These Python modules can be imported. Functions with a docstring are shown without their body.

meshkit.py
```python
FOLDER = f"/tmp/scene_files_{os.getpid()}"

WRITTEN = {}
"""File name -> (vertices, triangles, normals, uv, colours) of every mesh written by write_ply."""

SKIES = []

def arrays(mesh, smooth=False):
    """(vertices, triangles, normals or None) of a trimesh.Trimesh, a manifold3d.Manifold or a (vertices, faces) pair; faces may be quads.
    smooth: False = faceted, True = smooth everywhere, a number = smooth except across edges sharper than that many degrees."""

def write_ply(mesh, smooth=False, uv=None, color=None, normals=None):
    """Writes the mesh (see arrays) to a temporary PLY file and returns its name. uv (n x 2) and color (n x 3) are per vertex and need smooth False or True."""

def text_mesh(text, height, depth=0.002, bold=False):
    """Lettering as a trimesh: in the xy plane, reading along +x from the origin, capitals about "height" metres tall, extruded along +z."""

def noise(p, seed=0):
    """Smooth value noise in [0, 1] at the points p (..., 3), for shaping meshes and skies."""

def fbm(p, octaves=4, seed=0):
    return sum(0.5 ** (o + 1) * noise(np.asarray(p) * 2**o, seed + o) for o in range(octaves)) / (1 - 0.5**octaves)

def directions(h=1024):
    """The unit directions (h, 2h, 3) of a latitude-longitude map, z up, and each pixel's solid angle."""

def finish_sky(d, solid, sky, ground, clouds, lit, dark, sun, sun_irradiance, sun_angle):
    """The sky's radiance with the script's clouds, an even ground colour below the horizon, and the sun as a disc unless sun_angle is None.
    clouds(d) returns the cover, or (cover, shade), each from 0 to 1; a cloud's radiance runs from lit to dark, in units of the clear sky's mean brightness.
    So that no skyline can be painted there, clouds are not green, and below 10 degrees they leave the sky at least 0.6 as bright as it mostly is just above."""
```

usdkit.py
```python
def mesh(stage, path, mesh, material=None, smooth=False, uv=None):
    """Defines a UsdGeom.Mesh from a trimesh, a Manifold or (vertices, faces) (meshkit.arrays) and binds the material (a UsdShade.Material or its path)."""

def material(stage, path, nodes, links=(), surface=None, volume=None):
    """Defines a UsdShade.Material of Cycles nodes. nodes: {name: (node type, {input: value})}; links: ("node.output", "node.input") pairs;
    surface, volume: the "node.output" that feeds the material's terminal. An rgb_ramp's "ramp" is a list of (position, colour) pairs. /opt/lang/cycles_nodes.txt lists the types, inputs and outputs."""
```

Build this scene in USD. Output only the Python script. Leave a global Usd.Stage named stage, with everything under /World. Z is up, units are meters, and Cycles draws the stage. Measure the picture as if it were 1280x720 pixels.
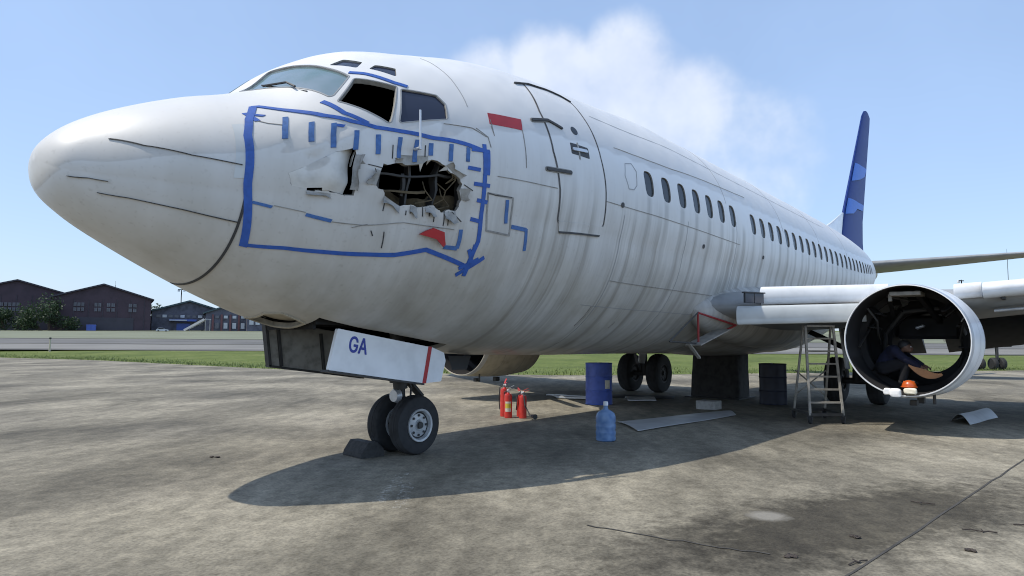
import math, random, os
import numpy as np, trimesh, manifold3d as m3
from scipy.interpolate import PchipInterpolator
from shapely.geometry import Polygon, LineString, Point
import usdkit, meshkit
from pxr import Usd, UsdGeom, UsdLux, UsdShade, Gf, Sdf, Vt

stage = Usd.Stage.CreateInMemory()
UsdGeom.SetStageUpAxis(stage, 'Z'); UsdGeom.SetStageMetersPerUnit(stage, 1.0)
world = UsdGeom.Xform.Define(stage, '/World'); stage.SetDefaultPrim(world.GetPrim())
UsdGeom.Scope.Define(stage, '/World/Looks')
R = random.Random(7); NR = np.random.default_rng(7)

# ------------------------------------------------------------------ camera, sky, sun, exposure
CAM = np.array([-1.791, -6.1836, 1.3282]); YAW, PITCH, ROLL = 0.671695, 0.077694, 0.005725
_f = np.array([math.cos(PITCH)*math.cos(YAW), math.cos(PITCH)*math.sin(YAW), math.sin(PITCH)])
_r = np.cross(_f, [0, 0, 1]); _r /= np.linalg.norm(_r); _u = np.cross(_r, _f)
_c, _s = math.cos(ROLL), math.sin(ROLL)
RIGHT, UP, FWD = _c*_r+_s*_u, -_s*_r+_c*_u, _f
cam = UsdGeom.Camera.Define(stage, '/World/camera')
cam.CreateHorizontalApertureAttr(36.0); cam.CreateFocalLengthAttr(858.37/1280*36.0)
cam.CreateClippingRangeAttr(Gf.Vec2f(0.05, 20000)); cam.CreateExposureAttr(0.2)
cam.AddTransformOp().Set(Gf.Matrix4d(*RIGHT, 0, *UP, 0, *(-FWD), 0, *CAM, 1))

SUN = np.array([-.51, .335, 1.0]); SUN /= np.linalg.norm(SUN)
SUN_EL, SUN_ROT = math.asin(SUN[2]), math.atan2(SUN[0], SUN[1])
sun = UsdLux.DistantLight.Define(stage, '/World/sun')
sun.CreateIntensityAttr(0.92); sun.CreateNormalizeAttr(True); sun.CreateAngleAttr(0.5); sun.CreateColorAttr(Gf.Vec3f(1.0, .95, .87))
_x = np.cross([0, 0, 1], SUN); _x /= np.linalg.norm(_x); _y = np.cross(SUN, _x)
UsdGeom.Xformable(sun).AddTransformOp().Set(Gf.Matrix4d(*_x, 0, *_y, 0, *SUN, 0, 0, 0, 50, 1))
def dirpx(x, y):            # a compass direction in the sky
    d = (x-640)/858.37*RIGHT-(y-360)/858.37*UP+FWD; return d/np.linalg.norm(d)
LOBES = [(dirpx(*p), r) for p, r in (((600, 108), .085), ((690, 102), .100), ((780, 98), .105), ((845, 140), .115), ((740, 190), .19), ((930, 205), .15))]
dome = UsdLux.DomeLight.Define(stage, '/World/sky')
skymat = usdkit.material(stage, '/World/Looks/sky_look', {
    'tc': ('texture_coordinate', {}),
    'sky': ('sky_texture', {'sky_type': 'single_scattering', 'sun_disc': False, 'sun_elevation': SUN_EL, 'sun_rotation': SUN_ROT, 'air_density': 1.0, 'aerosol_density': 1.15, 'ozone_density': 1.0}),
    'n1': ('noise_texture', {'scale': 10.0, 'detail': 7.0, 'roughness': .55}),
    'n2': ('noise_texture', {'scale': 2.6, 'detail': 5.0, 'roughness': .55}),
    **{'d%d' % k: ('vector_math', {'math_type': 'distance', 'vector2': tuple(c)}) for k, (c, r) in enumerate(LOBES)},
    **{'m%d' % k: ('map_range', {'range_type': 'smoothstep', 'from_min': r*.25, 'from_max': r*1.25, 'to_min': (.85, .95, .95, .9, .95, .62)[k], 'to_max': 0.0}) for k, (c, r) in enumerate(LOBES)},
    **{'x%d' % k: ('math', {'math_type': 'smoothmax', 'value3': .15}) for k in range(len(LOBES)-1)}, 'ad': ('math', {'math_type': 'multiply_add', 'value2': .8}),
    'r1': ('map_range', {'range_type': 'smoothstep', 'from_min': .72, 'from_max': 1.25, 'to_min': 0.0, 'to_max': .66, 'clamp': True}),
    'r2': ('map_range', {'from_min': .38, 'from_max': .75, 'to_min': .40, 'to_max': .56, 'clamp': True}),
    'haze': ('mix', {'mix_type': 'mix', 'color2': (3.2, 4.5, 6.9)}),
    'cl': ('rgb_ramp', {'ramp': [(.35, (.80, .84, .93)), (.6, (1.0, 1.0, 1.0))]}), 'clb': ('mix', {'mix_type': 'multiply', 'fac': 1.0, 'color2': (5.9, 6.1, 6.5)}),
    'mix': ('mix', {'mix_type': 'mix'}),
    'bg': ('background_shader', {'strength': 0.15}),
}, [('tc.generated', 'n1.vector'), ('tc.generated', 'n2.vector'), *[('tc.generated', 'd%d.vector1' % k) for k in range(len(LOBES))], *[('d%d.value' % k, 'm%d.value' % k) for k in range(len(LOBES))],
    ('m0.result', 'x0.value1'), *[('m%d.result' % (k+1), 'x%d.value2' % k) for k in range(len(LOBES)-1)], *[('x%d.value' % k, 'x%d.value1' % (k+1)) for k in range(len(LOBES)-2)], ('x%d.value' % (len(LOBES)-2), 'ad.value3'), ('n1.fac', 'ad.value1'),
    ('ad.value', 'r1.value'), ('n2.fac', 'r2.value'), ('r2.result', 'haze.fac'), ('sky.color', 'haze.color1'),
    ('n1.fac', 'cl.fac'), ('cl.color', 'clb.color1'), ('haze.color', 'mix.color1'), ('clb.color', 'mix.color2'), ('r1.result', 'mix.fac'), ('mix.color', 'bg.color')], surface='bg.background')
UsdShade.MaterialBindingAPI.Apply(dome.GetPrim()).Bind(skymat)

# ------------------------------------------------------------------ helpers
TAKEN = {}
def numbered(name):
    k = TAKEN.get(name, -1)+1; TAKEN[name] = k
    return name.rsplit('/', 1)[0]+'/'+name.rsplit('/', 1)[1]+('' if k == 0 else '_%03d' % k)
def tag(p, label=None, cat=None, group=None, kind=None):
    for k, v in (('label', label), ('category', cat), ('group', group), ('kind', kind)):
        if v: p.SetCustomDataByKey(k, v)
    return p
def thing(name, label, cat, loc=(0, 0, 0), rz=0, group=None):
    x = UsdGeom.Xform.Define(stage, numbered('/World/'+name))
    x.AddTranslateOp().Set(Gf.Vec3d(*map(float, loc)))
    if rz: x.AddRotateZOp().Set(float(rz))
    return tag(x.GetPrim(), label, cat, group)
def obj(name, mesh, mat, parent=None, smooth=False, label=None):
    base = str(parent.GetPath()) if parent is not None else '/World'
    m = usdkit.mesh(stage, numbered(base+'/'+name), mesh, mat, smooth)
    if label: m.GetPrim().SetCustomDataByKey('label', label)
    return m.GetPrim()
def struct(name, mesh, mat, smooth=False, kind='structure'):
    return tag(obj(name, mesh, mat, None, smooth), kind=kind)
T = trimesh.creation
def cat(*ms): return trimesh.util.concatenate([m for m in ms if m is not None])
def man(t): return m3.Manifold(m3.Mesh(np.asarray(t.vertices, np.float32), np.asarray(t.faces, np.uint32)))
def tm(M):
    m = M.to_mesh(); return trimesh.Trimesh(m.vert_properties[:, :3], m.tri_verts, process=False)
def box(lo, hi, bev=0.0):
    lo, hi = np.minimum(lo, hi).astype(float), np.maximum(lo, hi).astype(float)
    if bev <= 0:
        b = T.box(hi-lo); b.apply_translation((lo+hi)/2); return b
    pts = []
    for sx in (0, 1):
        for sy in (0, 1):
            for sz in (0, 1):
                c = np.where([sx, sy, sz], hi, lo); s = np.where([sx, sy, sz], -bev, bev)
                for k in range(3):
                    o = s.copy(); o[k] = 0; pts.append(c+o)
    return trimesh.Trimesh(np.array(pts)).convex_hull
def obox(c, size, ax, bev=0.0):
    b = box(-np.array(size)/2, np.array(size)/2, bev); M = np.eye(4); M[:3, :3] = np.array(ax).T; M[:3, 3] = c; b.apply_transform(M); return b
def tube(pts, r, n=8, closed=False):
    pts = np.array(pts, float); out = []
    for a, b in zip(pts[:-1], pts[1:]):
        if np.linalg.norm(b-a) < 1e-6: continue
        out.append(T.cylinder(radius=r, segment=[a, b], sections=n))
    return cat(*out)
def bar(a, b, w, h, up=(0, 0, 1)):
    a, b = np.array(a, float), np.array(b, float); d = b-a; L = np.linalg.norm(d); d /= L
    s = np.cross(d, up); s /= np.linalg.norm(s); u = np.cross(s, d)
    return obox((a+b)/2, (L, w, h), (d, s, u), min(w, h)*.12)
def lathe(prof, axis='z', n=32, center=(0, 0, 0)):
    m = T.revolve(np.array(prof, float), sections=n)
    if axis == 'x': m.apply_transform(np.array([[0, 0, 1, 0], [0, 1, 0, 0], [-1, 0, 0, 0], [0, 0, 0, 1.]]))
    if axis == 'y': m.apply_transform(np.array([[1, 0, 0, 0], [0, 0, 1, 0], [0, -1, 0, 0], [0, 0, 0, 1.]]))
    m.apply_translation(center); 
    if m.is_watertight and m.volume < 0: m.invert()
    return m
def grid(P):
    P = np.asarray(P, float); a, b = P.shape[:2]; i = np.arange(a*b).reshape(a, b)
    q = np.stack([i[:-1, :-1], i[1:, :-1], i[1:, 1:], i[:-1, 1:]], -1).reshape(-1, 4)
    return trimesh.Trimesh(P.reshape(-1, 3), np.vstack([q[:, [0, 1, 2]], q[:, [0, 2, 3]]]), process=False)
def loft(secs, cap=True):
    """closed sections (k x n x 3) joined to a solid"""
    S = np.asarray(secs, float); k, n = S.shape[:2]; i = np.arange(k*n).reshape(k, n); j = np.roll(i, -1, 1)
    f = [np.stack([i[:-1], i[1:], j[1:]], -1).reshape(-1, 3), np.stack([i[:-1], j[1:], j[:-1]], -1).reshape(-1, 3)]
    v = S.reshape(-1, 3)
    if cap:
        v = np.vstack([v, S[0].mean(0), S[-1].mean(0)]); a, b = k*n, k*n+1
        f += [np.stack([np.full(n, a), i[0], j[0]], -1), np.stack([np.full(n, b), j[-1], i[-1]], -1)]
    m = trimesh.Trimesh(v, np.vstack(f), process=False)
    if m.volume < 0: m.invert()
    return m
def hullchain(joints, bones, res=.03, iters=6):
    """one smooth body: joints {name: (pos, r)}, bones [(a, b)]"""
    ico = T.icosphere(2); M = None
    for a, b in bones:
        pts = np.vstack([ico.vertices*joints[k][1]+np.array(joints[k][0]) for k in (a, b)])
        h = m3.Manifold.hull_points(pts.astype(np.float32)); M = h if M is None else M+h
    t = tm(M.refine_to_length(res)); t.merge_vertices(); trimesh.smoothing.filter_taubin(t, iterations=iters); return t

# ------------------------------------------------------------------ materials
def mat(name, nodes, links, surface='p.BSDF', **k): return usdkit.material(stage, '/World/Looks/'+name, nodes, links, surface=surface, **k)
def plain(name, col, rough=.6, metal=0.0, var=.12, scale=6.0, bump=0.0, coat=0.0, space='object', spec=.5):
    """one colour with a little mottling and optional relief"""
    c = np.array(col)
    nodes = {'tc': ('texture_coordinate', {}), 'g': ('geometry', {}), 'n': ('noise_texture', {'scale': scale, 'detail': 6.0, 'roughness': .6}),
             'r': ('rgb_ramp', {'ramp': [(.25, tuple(c*(1-var*2))), (.5, tuple(c)), (.75, tuple(np.minimum(c*(1+var), 1)))]}),
             'p': ('principled_bsdf', {'roughness': rough, 'metallic': metal, 'coat_weight': coat, 'specular_ior_level': spec})}
    links = [('g.position' if space == 'world' else 'tc.object', 'n.vector'), ('n.fac', 'r.fac'), ('r.color', 'p.base_color')]
    if bump:
        nodes['b'] = ('bump', {'strength': 1.0, 'distance': bump}); links += [('n.fac', 'b.height'), ('b.normal', 'p.normal')]
    return mat(name, nodes, links)
M = {}
def skin(name, base, x0=6.717):
    """white airliner paint with rain streaks, belly grime mixed with painted-in side and belly shade, and faint panel mottling; object coordinates"""
    nodes = {
     'tc': ('texture_coordinate', {}), 'xyz': ('separate_xyz', {}),
     'mp': ('mapping', {'scale': (2.9, .4, .22)}), 'ns': ('noise_texture', {'scale': 1.0, 'detail': 6.0, 'roughness': .72}),
     'mp2': ('mapping', {'scale': (1.3, 1.3, .5)}), 'nb': ('noise_texture', {'scale': 1.6, 'detail': 6.0, 'roughness': .6}),
     'nf': ('noise_texture', {'scale': 26.0, 'detail': 3.0}),
     'lo': ('map_range', {'from_min': 3.75, 'from_max': 2.4, 'to_min': 0.0, 'to_max': 1.0, 'clamp': True}),
     'sx': ('map_range', {'from_min': .6, 'from_max': 3.2, 'to_min': .1, 'to_max': 1.0, 'clamp': True}), 's2': ('math', {'math_type': 'multiply'}),
     'st': ('map_range', {'from_min': .42, 'from_max': .72, 'to_min': 0.0, 'to_max': .52, 'clamp': True}),
     's1': ('math', {'math_type': 'multiply'}),
     'wx': ('math', {'math_type': 'subtract', 'value2': x0-.254-.03}), 'wd': ('math', {'math_type': 'divide', 'value2': .508}), 'wf': ('math', {'math_type': 'fraction'}),
     'wc': ('math', {'math_type': 'subtract', 'value2': .5}), 'wa': ('math', {'math_type': 'absolute'}),
     'wm': ('map_range', {'from_min': .20, 'from_max': .04, 'to_min': 0.0, 'to_max': .55, 'clamp': True}),
     'wz': ('map_range', {'from_min': 3.50, 'from_max': 3.30, 'to_min': 0.0, 'to_max': 1.0, 'clamp': True}),
     'wz2': ('map_range', {'from_min': 1.7, 'from_max': 2.6, 'to_min': .35, 'to_max': 1.0, 'clamp': True}),
     'wx0': ('map_range', {'from_min': 6.3, 'from_max': 6.6, 'to_min': 0.0, 'to_max': 1.0, 'clamp': True}),
     'w1': ('math', {'math_type': 'multiply'}), 'w2': ('math', {'math_type': 'multiply'}), 'w3': ('math', {'math_type': 'multiply'}), 'w4': ('math', {'math_type': 'multiply'}),
     'nw': ('map_range', {'from_min': .3, 'from_max': .6, 'to_min': .25, 'to_max': 1.0, 'clamp': True}),
     'bz': ('map_range', {'from_min': 4.3, 'from_max': 1.7, 'to_min': 0.0, 'to_max': .95, 'clamp': True}),  # darkens downwards: real grime plus side and belly shade painted into the colour
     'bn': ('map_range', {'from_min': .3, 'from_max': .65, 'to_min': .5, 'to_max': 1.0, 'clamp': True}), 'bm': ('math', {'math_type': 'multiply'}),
     'c0': ('rgb_ramp', {'ramp': [(.3, tuple(np.array(base)*.9)), (.7, tuple(base))]}),
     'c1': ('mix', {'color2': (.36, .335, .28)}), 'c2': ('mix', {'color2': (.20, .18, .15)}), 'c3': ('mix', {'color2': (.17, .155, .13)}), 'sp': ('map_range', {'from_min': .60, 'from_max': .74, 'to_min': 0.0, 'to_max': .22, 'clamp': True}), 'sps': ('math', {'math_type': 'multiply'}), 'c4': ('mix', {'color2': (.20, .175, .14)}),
     'mp5': ('mapping', {'scale': (4.2, .12, .10), 'rotation': (0, -.035, 0)}), 'n5': ('noise_texture', {'scale': 1.0, 'detail': 4.0, 'roughness': .68}), 'r5': ('map_range', {'range_type': 'smoothstep', 'from_min': .48, 'from_max': .70, 'to_min': 0.0, 'to_max': .66, 'clamp': True}),
     'x5': ('map_range', {'range_type': 'smoothstep', 'from_min': 3.2, 'from_max': 4.6, 'to_min': 0.0, 'to_max': 1.0, 'clamp': True}), 'z5': ('map_range', {'range_type': 'smoothstep', 'from_min': 3.55, 'from_max': 2.6, 'to_min': 0.0, 'to_max': 1.0, 'clamp': True}), 'a5': ('math', {'math_type': 'multiply'}), 'b5': ('math', {'math_type': 'multiply'}), 'c5': ('mix', {'color2': (.17, .152, .12)}),
     'ro': ('map_range', {'from_min': .3, 'from_max': .7, 'to_min': .38, 'to_max': .55, 'clamp': True}),
     'b': ('bump', {'strength': .35, 'distance': .004}),
     'p': ('principled_bsdf', {'coat_weight': .15, 'coat_roughness': .15})}
    links = [('tc.object', 'xyz.vector'), ('tc.object', 'mp.vector'), ('mp.vector', 'ns.vector'), ('tc.object', 'mp2.vector'), ('mp2.vector', 'nb.vector'), ('tc.object', 'nf.vector'),
     ('xyz.z', 'lo.value'), ('ns.fac', 'st.value'), ('lo.result', 's1.value1'), ('st.result', 's1.value2'),
     ('xyz.x', 'wx.value1'), ('wx.value', 'wd.value1'), ('wd.value', 'wf.value1'), ('wf.value', 'wc.value1'), ('wc.value', 'wa.value1'), ('wa.value', 'wm.value'),
     ('xyz.z', 'wz.value'), ('xyz.z', 'wz2.value'), ('xyz.x', 'wx0.value'), ('wm.result', 'w1.value1'), ('wz.result', 'w1.value2'), ('w1.value', 'w2.value1'), ('wz2.result', 'w2.value2'),
     ('w2.value', 'w3.value1'), ('wx0.result', 'w3.value2'), ('ns.fac', 'nw.value'), ('w3.value', 'w4.value1'), ('nw.result', 'w4.value2'),
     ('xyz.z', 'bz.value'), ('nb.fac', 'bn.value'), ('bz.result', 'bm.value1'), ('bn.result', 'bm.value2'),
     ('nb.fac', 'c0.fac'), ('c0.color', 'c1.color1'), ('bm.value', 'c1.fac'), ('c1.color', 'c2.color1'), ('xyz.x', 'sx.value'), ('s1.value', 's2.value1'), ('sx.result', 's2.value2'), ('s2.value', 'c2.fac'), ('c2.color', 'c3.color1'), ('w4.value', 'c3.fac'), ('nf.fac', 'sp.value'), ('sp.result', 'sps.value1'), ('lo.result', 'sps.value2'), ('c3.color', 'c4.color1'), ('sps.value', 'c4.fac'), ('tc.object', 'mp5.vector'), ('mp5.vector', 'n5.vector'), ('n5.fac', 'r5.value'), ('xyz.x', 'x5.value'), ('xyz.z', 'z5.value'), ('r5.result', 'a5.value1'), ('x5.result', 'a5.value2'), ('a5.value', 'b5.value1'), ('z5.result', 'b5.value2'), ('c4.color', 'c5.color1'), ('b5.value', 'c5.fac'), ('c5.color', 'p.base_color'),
     ('nb.fac', 'ro.value'), ('ro.result', 'p.roughness'), ('nb.fac', 'b.height'), ('b.normal', 'p.normal')]
    return mat(name, nodes, links)
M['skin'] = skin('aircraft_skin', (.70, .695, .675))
M['white'] = plain('white_paint', (.72, .73, .73), .35, var=.08, scale=3, coat=.1)
M['greypaint'] = plain('grey_wing_paint', (.27, .275, .27), .45, var=.15, scale=2)
M['lining'] = plain('dark_lining', (.010, .009, .008), .9, var=.3, scale=9)  # near-black so inner walls bounce no light; interior darkness is in the colour
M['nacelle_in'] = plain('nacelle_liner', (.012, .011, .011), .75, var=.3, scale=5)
M['dark'] = plain('dark_shadowy_metal', (.035, .034, .032), .6, var=.25, scale=8)  # dark metal; on flaps and main rims it carries painted-in shade
M['seam'] = plain('panel_seam_sealant', (.24, .23, .21), .8, var=.3, scale=12)
M['strip'] = plain('dark_strip', (.035, .035, .035), .6)
M['tape'] = plain('blue_tape', (.022, .085, .33), .55, var=.14, scale=18, bump=.002)
M['tape2'] = plain('faded_blue_tape', (.045, .12, .30), .6, var=.2, scale=22, bump=.002)
M['red'] = plain('flag_red', (.36, .02, .025), .45, var=.1)
M['redpaint'] = plain('red_paint', (.50, .03, .02), .32, var=.12, scale=14, coat=.3)
M['redrod'] = plain('red_rod_paint', (.28, .03, .03), .5)
M['blue'] = plain('tail_blue', (.006, .026, .15), .5, var=.08, scale=1.2, spec=.2)
M['lightblue'] = plain('tail_light_blue', (.035, .14, .50), .5, var=.08, scale=1.2)
M['lettering'] = plain('blue_lettering', (.03, .05, .28), .5)
M['rubber'] = plain('tyre_rubber', (.018, .018, .018), .8, var=.3, scale=15, bump=.003)
M['rim'] = plain('wheel_rim', (.45, .46, .46), .4, .4, var=.15, scale=10)
M['steel'] = plain('gear_steel', (.30, .30, .29), .4, .6, var=.2, scale=10)
M['alu'] = plain('bare_aluminium', (.52, .53, .54), .35, .5, var=.15, scale=4)
M['dullalu'] = plain('dull_ladder_alloy', (.30, .285, .25), .55, .2, var=.25, scale=9)
M['beige'] = plain('beige_primer', (.40, .36, .28), .6, var=.15, scale=6)
M['insul'] = plain('brown_insulation', (.10, .075, .04), .9, var=.4, scale=14)
M['bendskin'] = plain('bent_skin', (.56, .545, .50), .55, var=.12, scale=5)  # darker beige than the skin: shade of the downward tilt put into the colour
M['bluedrum'] = plain('blue_drum_paint', (.045, .085, .34), .4, var=.2, scale=7, bump=.002)
M['darkdrum'] = plain('dark_drum_paint', (.012, .014, .028), .5, var=.3, scale=7)
M['paper'] = plain('label_paper', (.55, .52, .42), .7, var=.15, scale=20)
M['yellow'] = plain('label_yellow', (.60, .48, .05), .6)
M['greyboard'] = plain('grey_sheet_metal', (.48, .49, .49), .42, .25, var=.12, scale=3)
M['tarp'] = plain('dark_tarpaulin', (.035, .033, .031), .85, var=.35, scale=8, bump=.01)
M['chock'] = plain('chock_rubber', (.03, .029, .027), .85, var=.35, scale=20, bump=.006)
M['cement'] = plain('cement_block', (.36, .35, .33), .9, var=.2, scale=14, bump=.004)
M['navy'] = plain('navy_cotton', (.006, .008, .026), .9, var=.25, scale=18, bump=.004)
M['blackcloth'] = plain('black_trousers', (.006, .006, .008), .9, var=.25, scale=18, bump=.004)
M['skintone'] = plain('brown_skin', (.13, .07, .045), .55, var=.1, scale=20)
M['hair'] = plain('black_hair', (.012, .01, .009), .6)
M['orange'] = plain('orange_helmet', (.50, .09, .012), .3, var=.08, coat=.3)
M['cardboard'] = plain('brown_board', (.13, .065, .028), .75, var=.25, scale=9)
M['whitecloth'] = plain('white_cloth', (.82, .82, .80), .8, var=.06, scale=14, bump=.006)
M['creamcloth'] = plain('cream_cloth', (.75, .70, .56), .8, var=.06, scale=14, bump=.006)
M['debris'] = plain('rusty_debris', (.045, .035, .028), .85, var=.4, scale=20)
M['hangar'] = plain('hangar_cladding', (.040, .024, .032), .8, var=.18, scale=.25)
M['hangarroof'] = plain('hangar_roof', (.032, .028, .036), .7, var=.15, scale=.3)
M['hangarwin'] = plain('hangar_glass', (.075, .075, .085), .25, var=.3, scale=.5)
M['tealroof'] = plain('teal_roof', (.035, .06, .065), .7, var=.2, scale=.4)
M['shedwall'] = plain('shed_wall', (.075, .075, .095), .8, var=.3, scale=.4)
M['shedred'] = plain('shed_red_pillar', (.12, .05, .05), .8)
M['cream'] = plain('cream_wall', (.42, .38, .28), .8, var=.1, scale=.4)
M['farwhite'] = plain('far_white_wall', (.40, .41, .42), .7, var=.12, scale=.3)
M['farblue'] = plain('far_blue_paint', (.04, .08, .30), .5)
M['leaf'] = mat('leaf', {'oi': ('geometry', {}), 'n': ('noise_texture', {'scale': .8, 'detail': 4.0}), 'r': ('rgb_ramp', {'ramp': [(.3, (.012, .024, .010)), (.7, (.04, .075, .022))]}),
    'p': ('principled_bsdf', {'roughness': .6}), 't': ('translucent_bsdf', {}), 'm': ('mix_closure', {'fac': .25})},
    [('oi.position', 'n.vector'), ('n.fac', 'r.fac'), ('r.color', 'p.base_color'), ('r.color', 't.color'), ('p.BSDF', 'm.closure1'), ('t.BSDF', 'm.closure2')], 'm.closure')
M['bark'] = plain('bark', (.06, .045, .03), .9)
M['windshield'] = mat('windshield_glass', {'tc': ('texture_coordinate', {}), 'n': ('noise_texture', {'scale': 3.0}), 'r': ('rgb_ramp', {'ramp': [(.35, (.10, .165, .165)), (.65, (.17, .22, .25))]}),  # sky reflection is painted into this teal to blue-grey ramp
    'p': ('principled_bsdf', {'roughness': .06, 'ior': 1.7, 'specular_ior_level': .9})}, [('tc.object', 'n.vector'), ('n.fac', 'r.fac'), ('r.color', 'p.base_color')])
M['cabinglass'] = mat('cabin_glass', {'p': ('principled_bsdf', {'base_color': (.012, .013, .014), 'roughness': .22, 'specular_ior_level': .35})}, [])
M['rearglass'] = mat('rear_side_glass', {'p': ('principled_bsdf', {'base_color': (.018, .022, .04), 'roughness': .10, 'specular_ior_level': .5})}, [])
M['landglass'] = mat('landing_light_glass', {'p': ('principled_bsdf', {'base_color': (.03, .035, .045), 'roughness': .08})}, [])
M['jug'] = mat('blue_jug_plastic', {'tc': ('texture_coordinate', {}), 'n': ('noise_texture', {'scale': 9.0}), 'r': ('rgb_ramp', {'ramp': [(.3, (.13, .24, .46)), (.7, (.28, .42, .64))]}),
    'p': ('principled_bsdf', {'roughness': .18, 'transmission_weight': .35, 'ior': 1.3})}, [('tc.object', 'n.vector'), ('n.fac', 'r.fac'), ('r.color', 'p.base_color')])
M['lampwhite'] = plain('lamp_white', (.7, .7, .7), .5)
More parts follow.
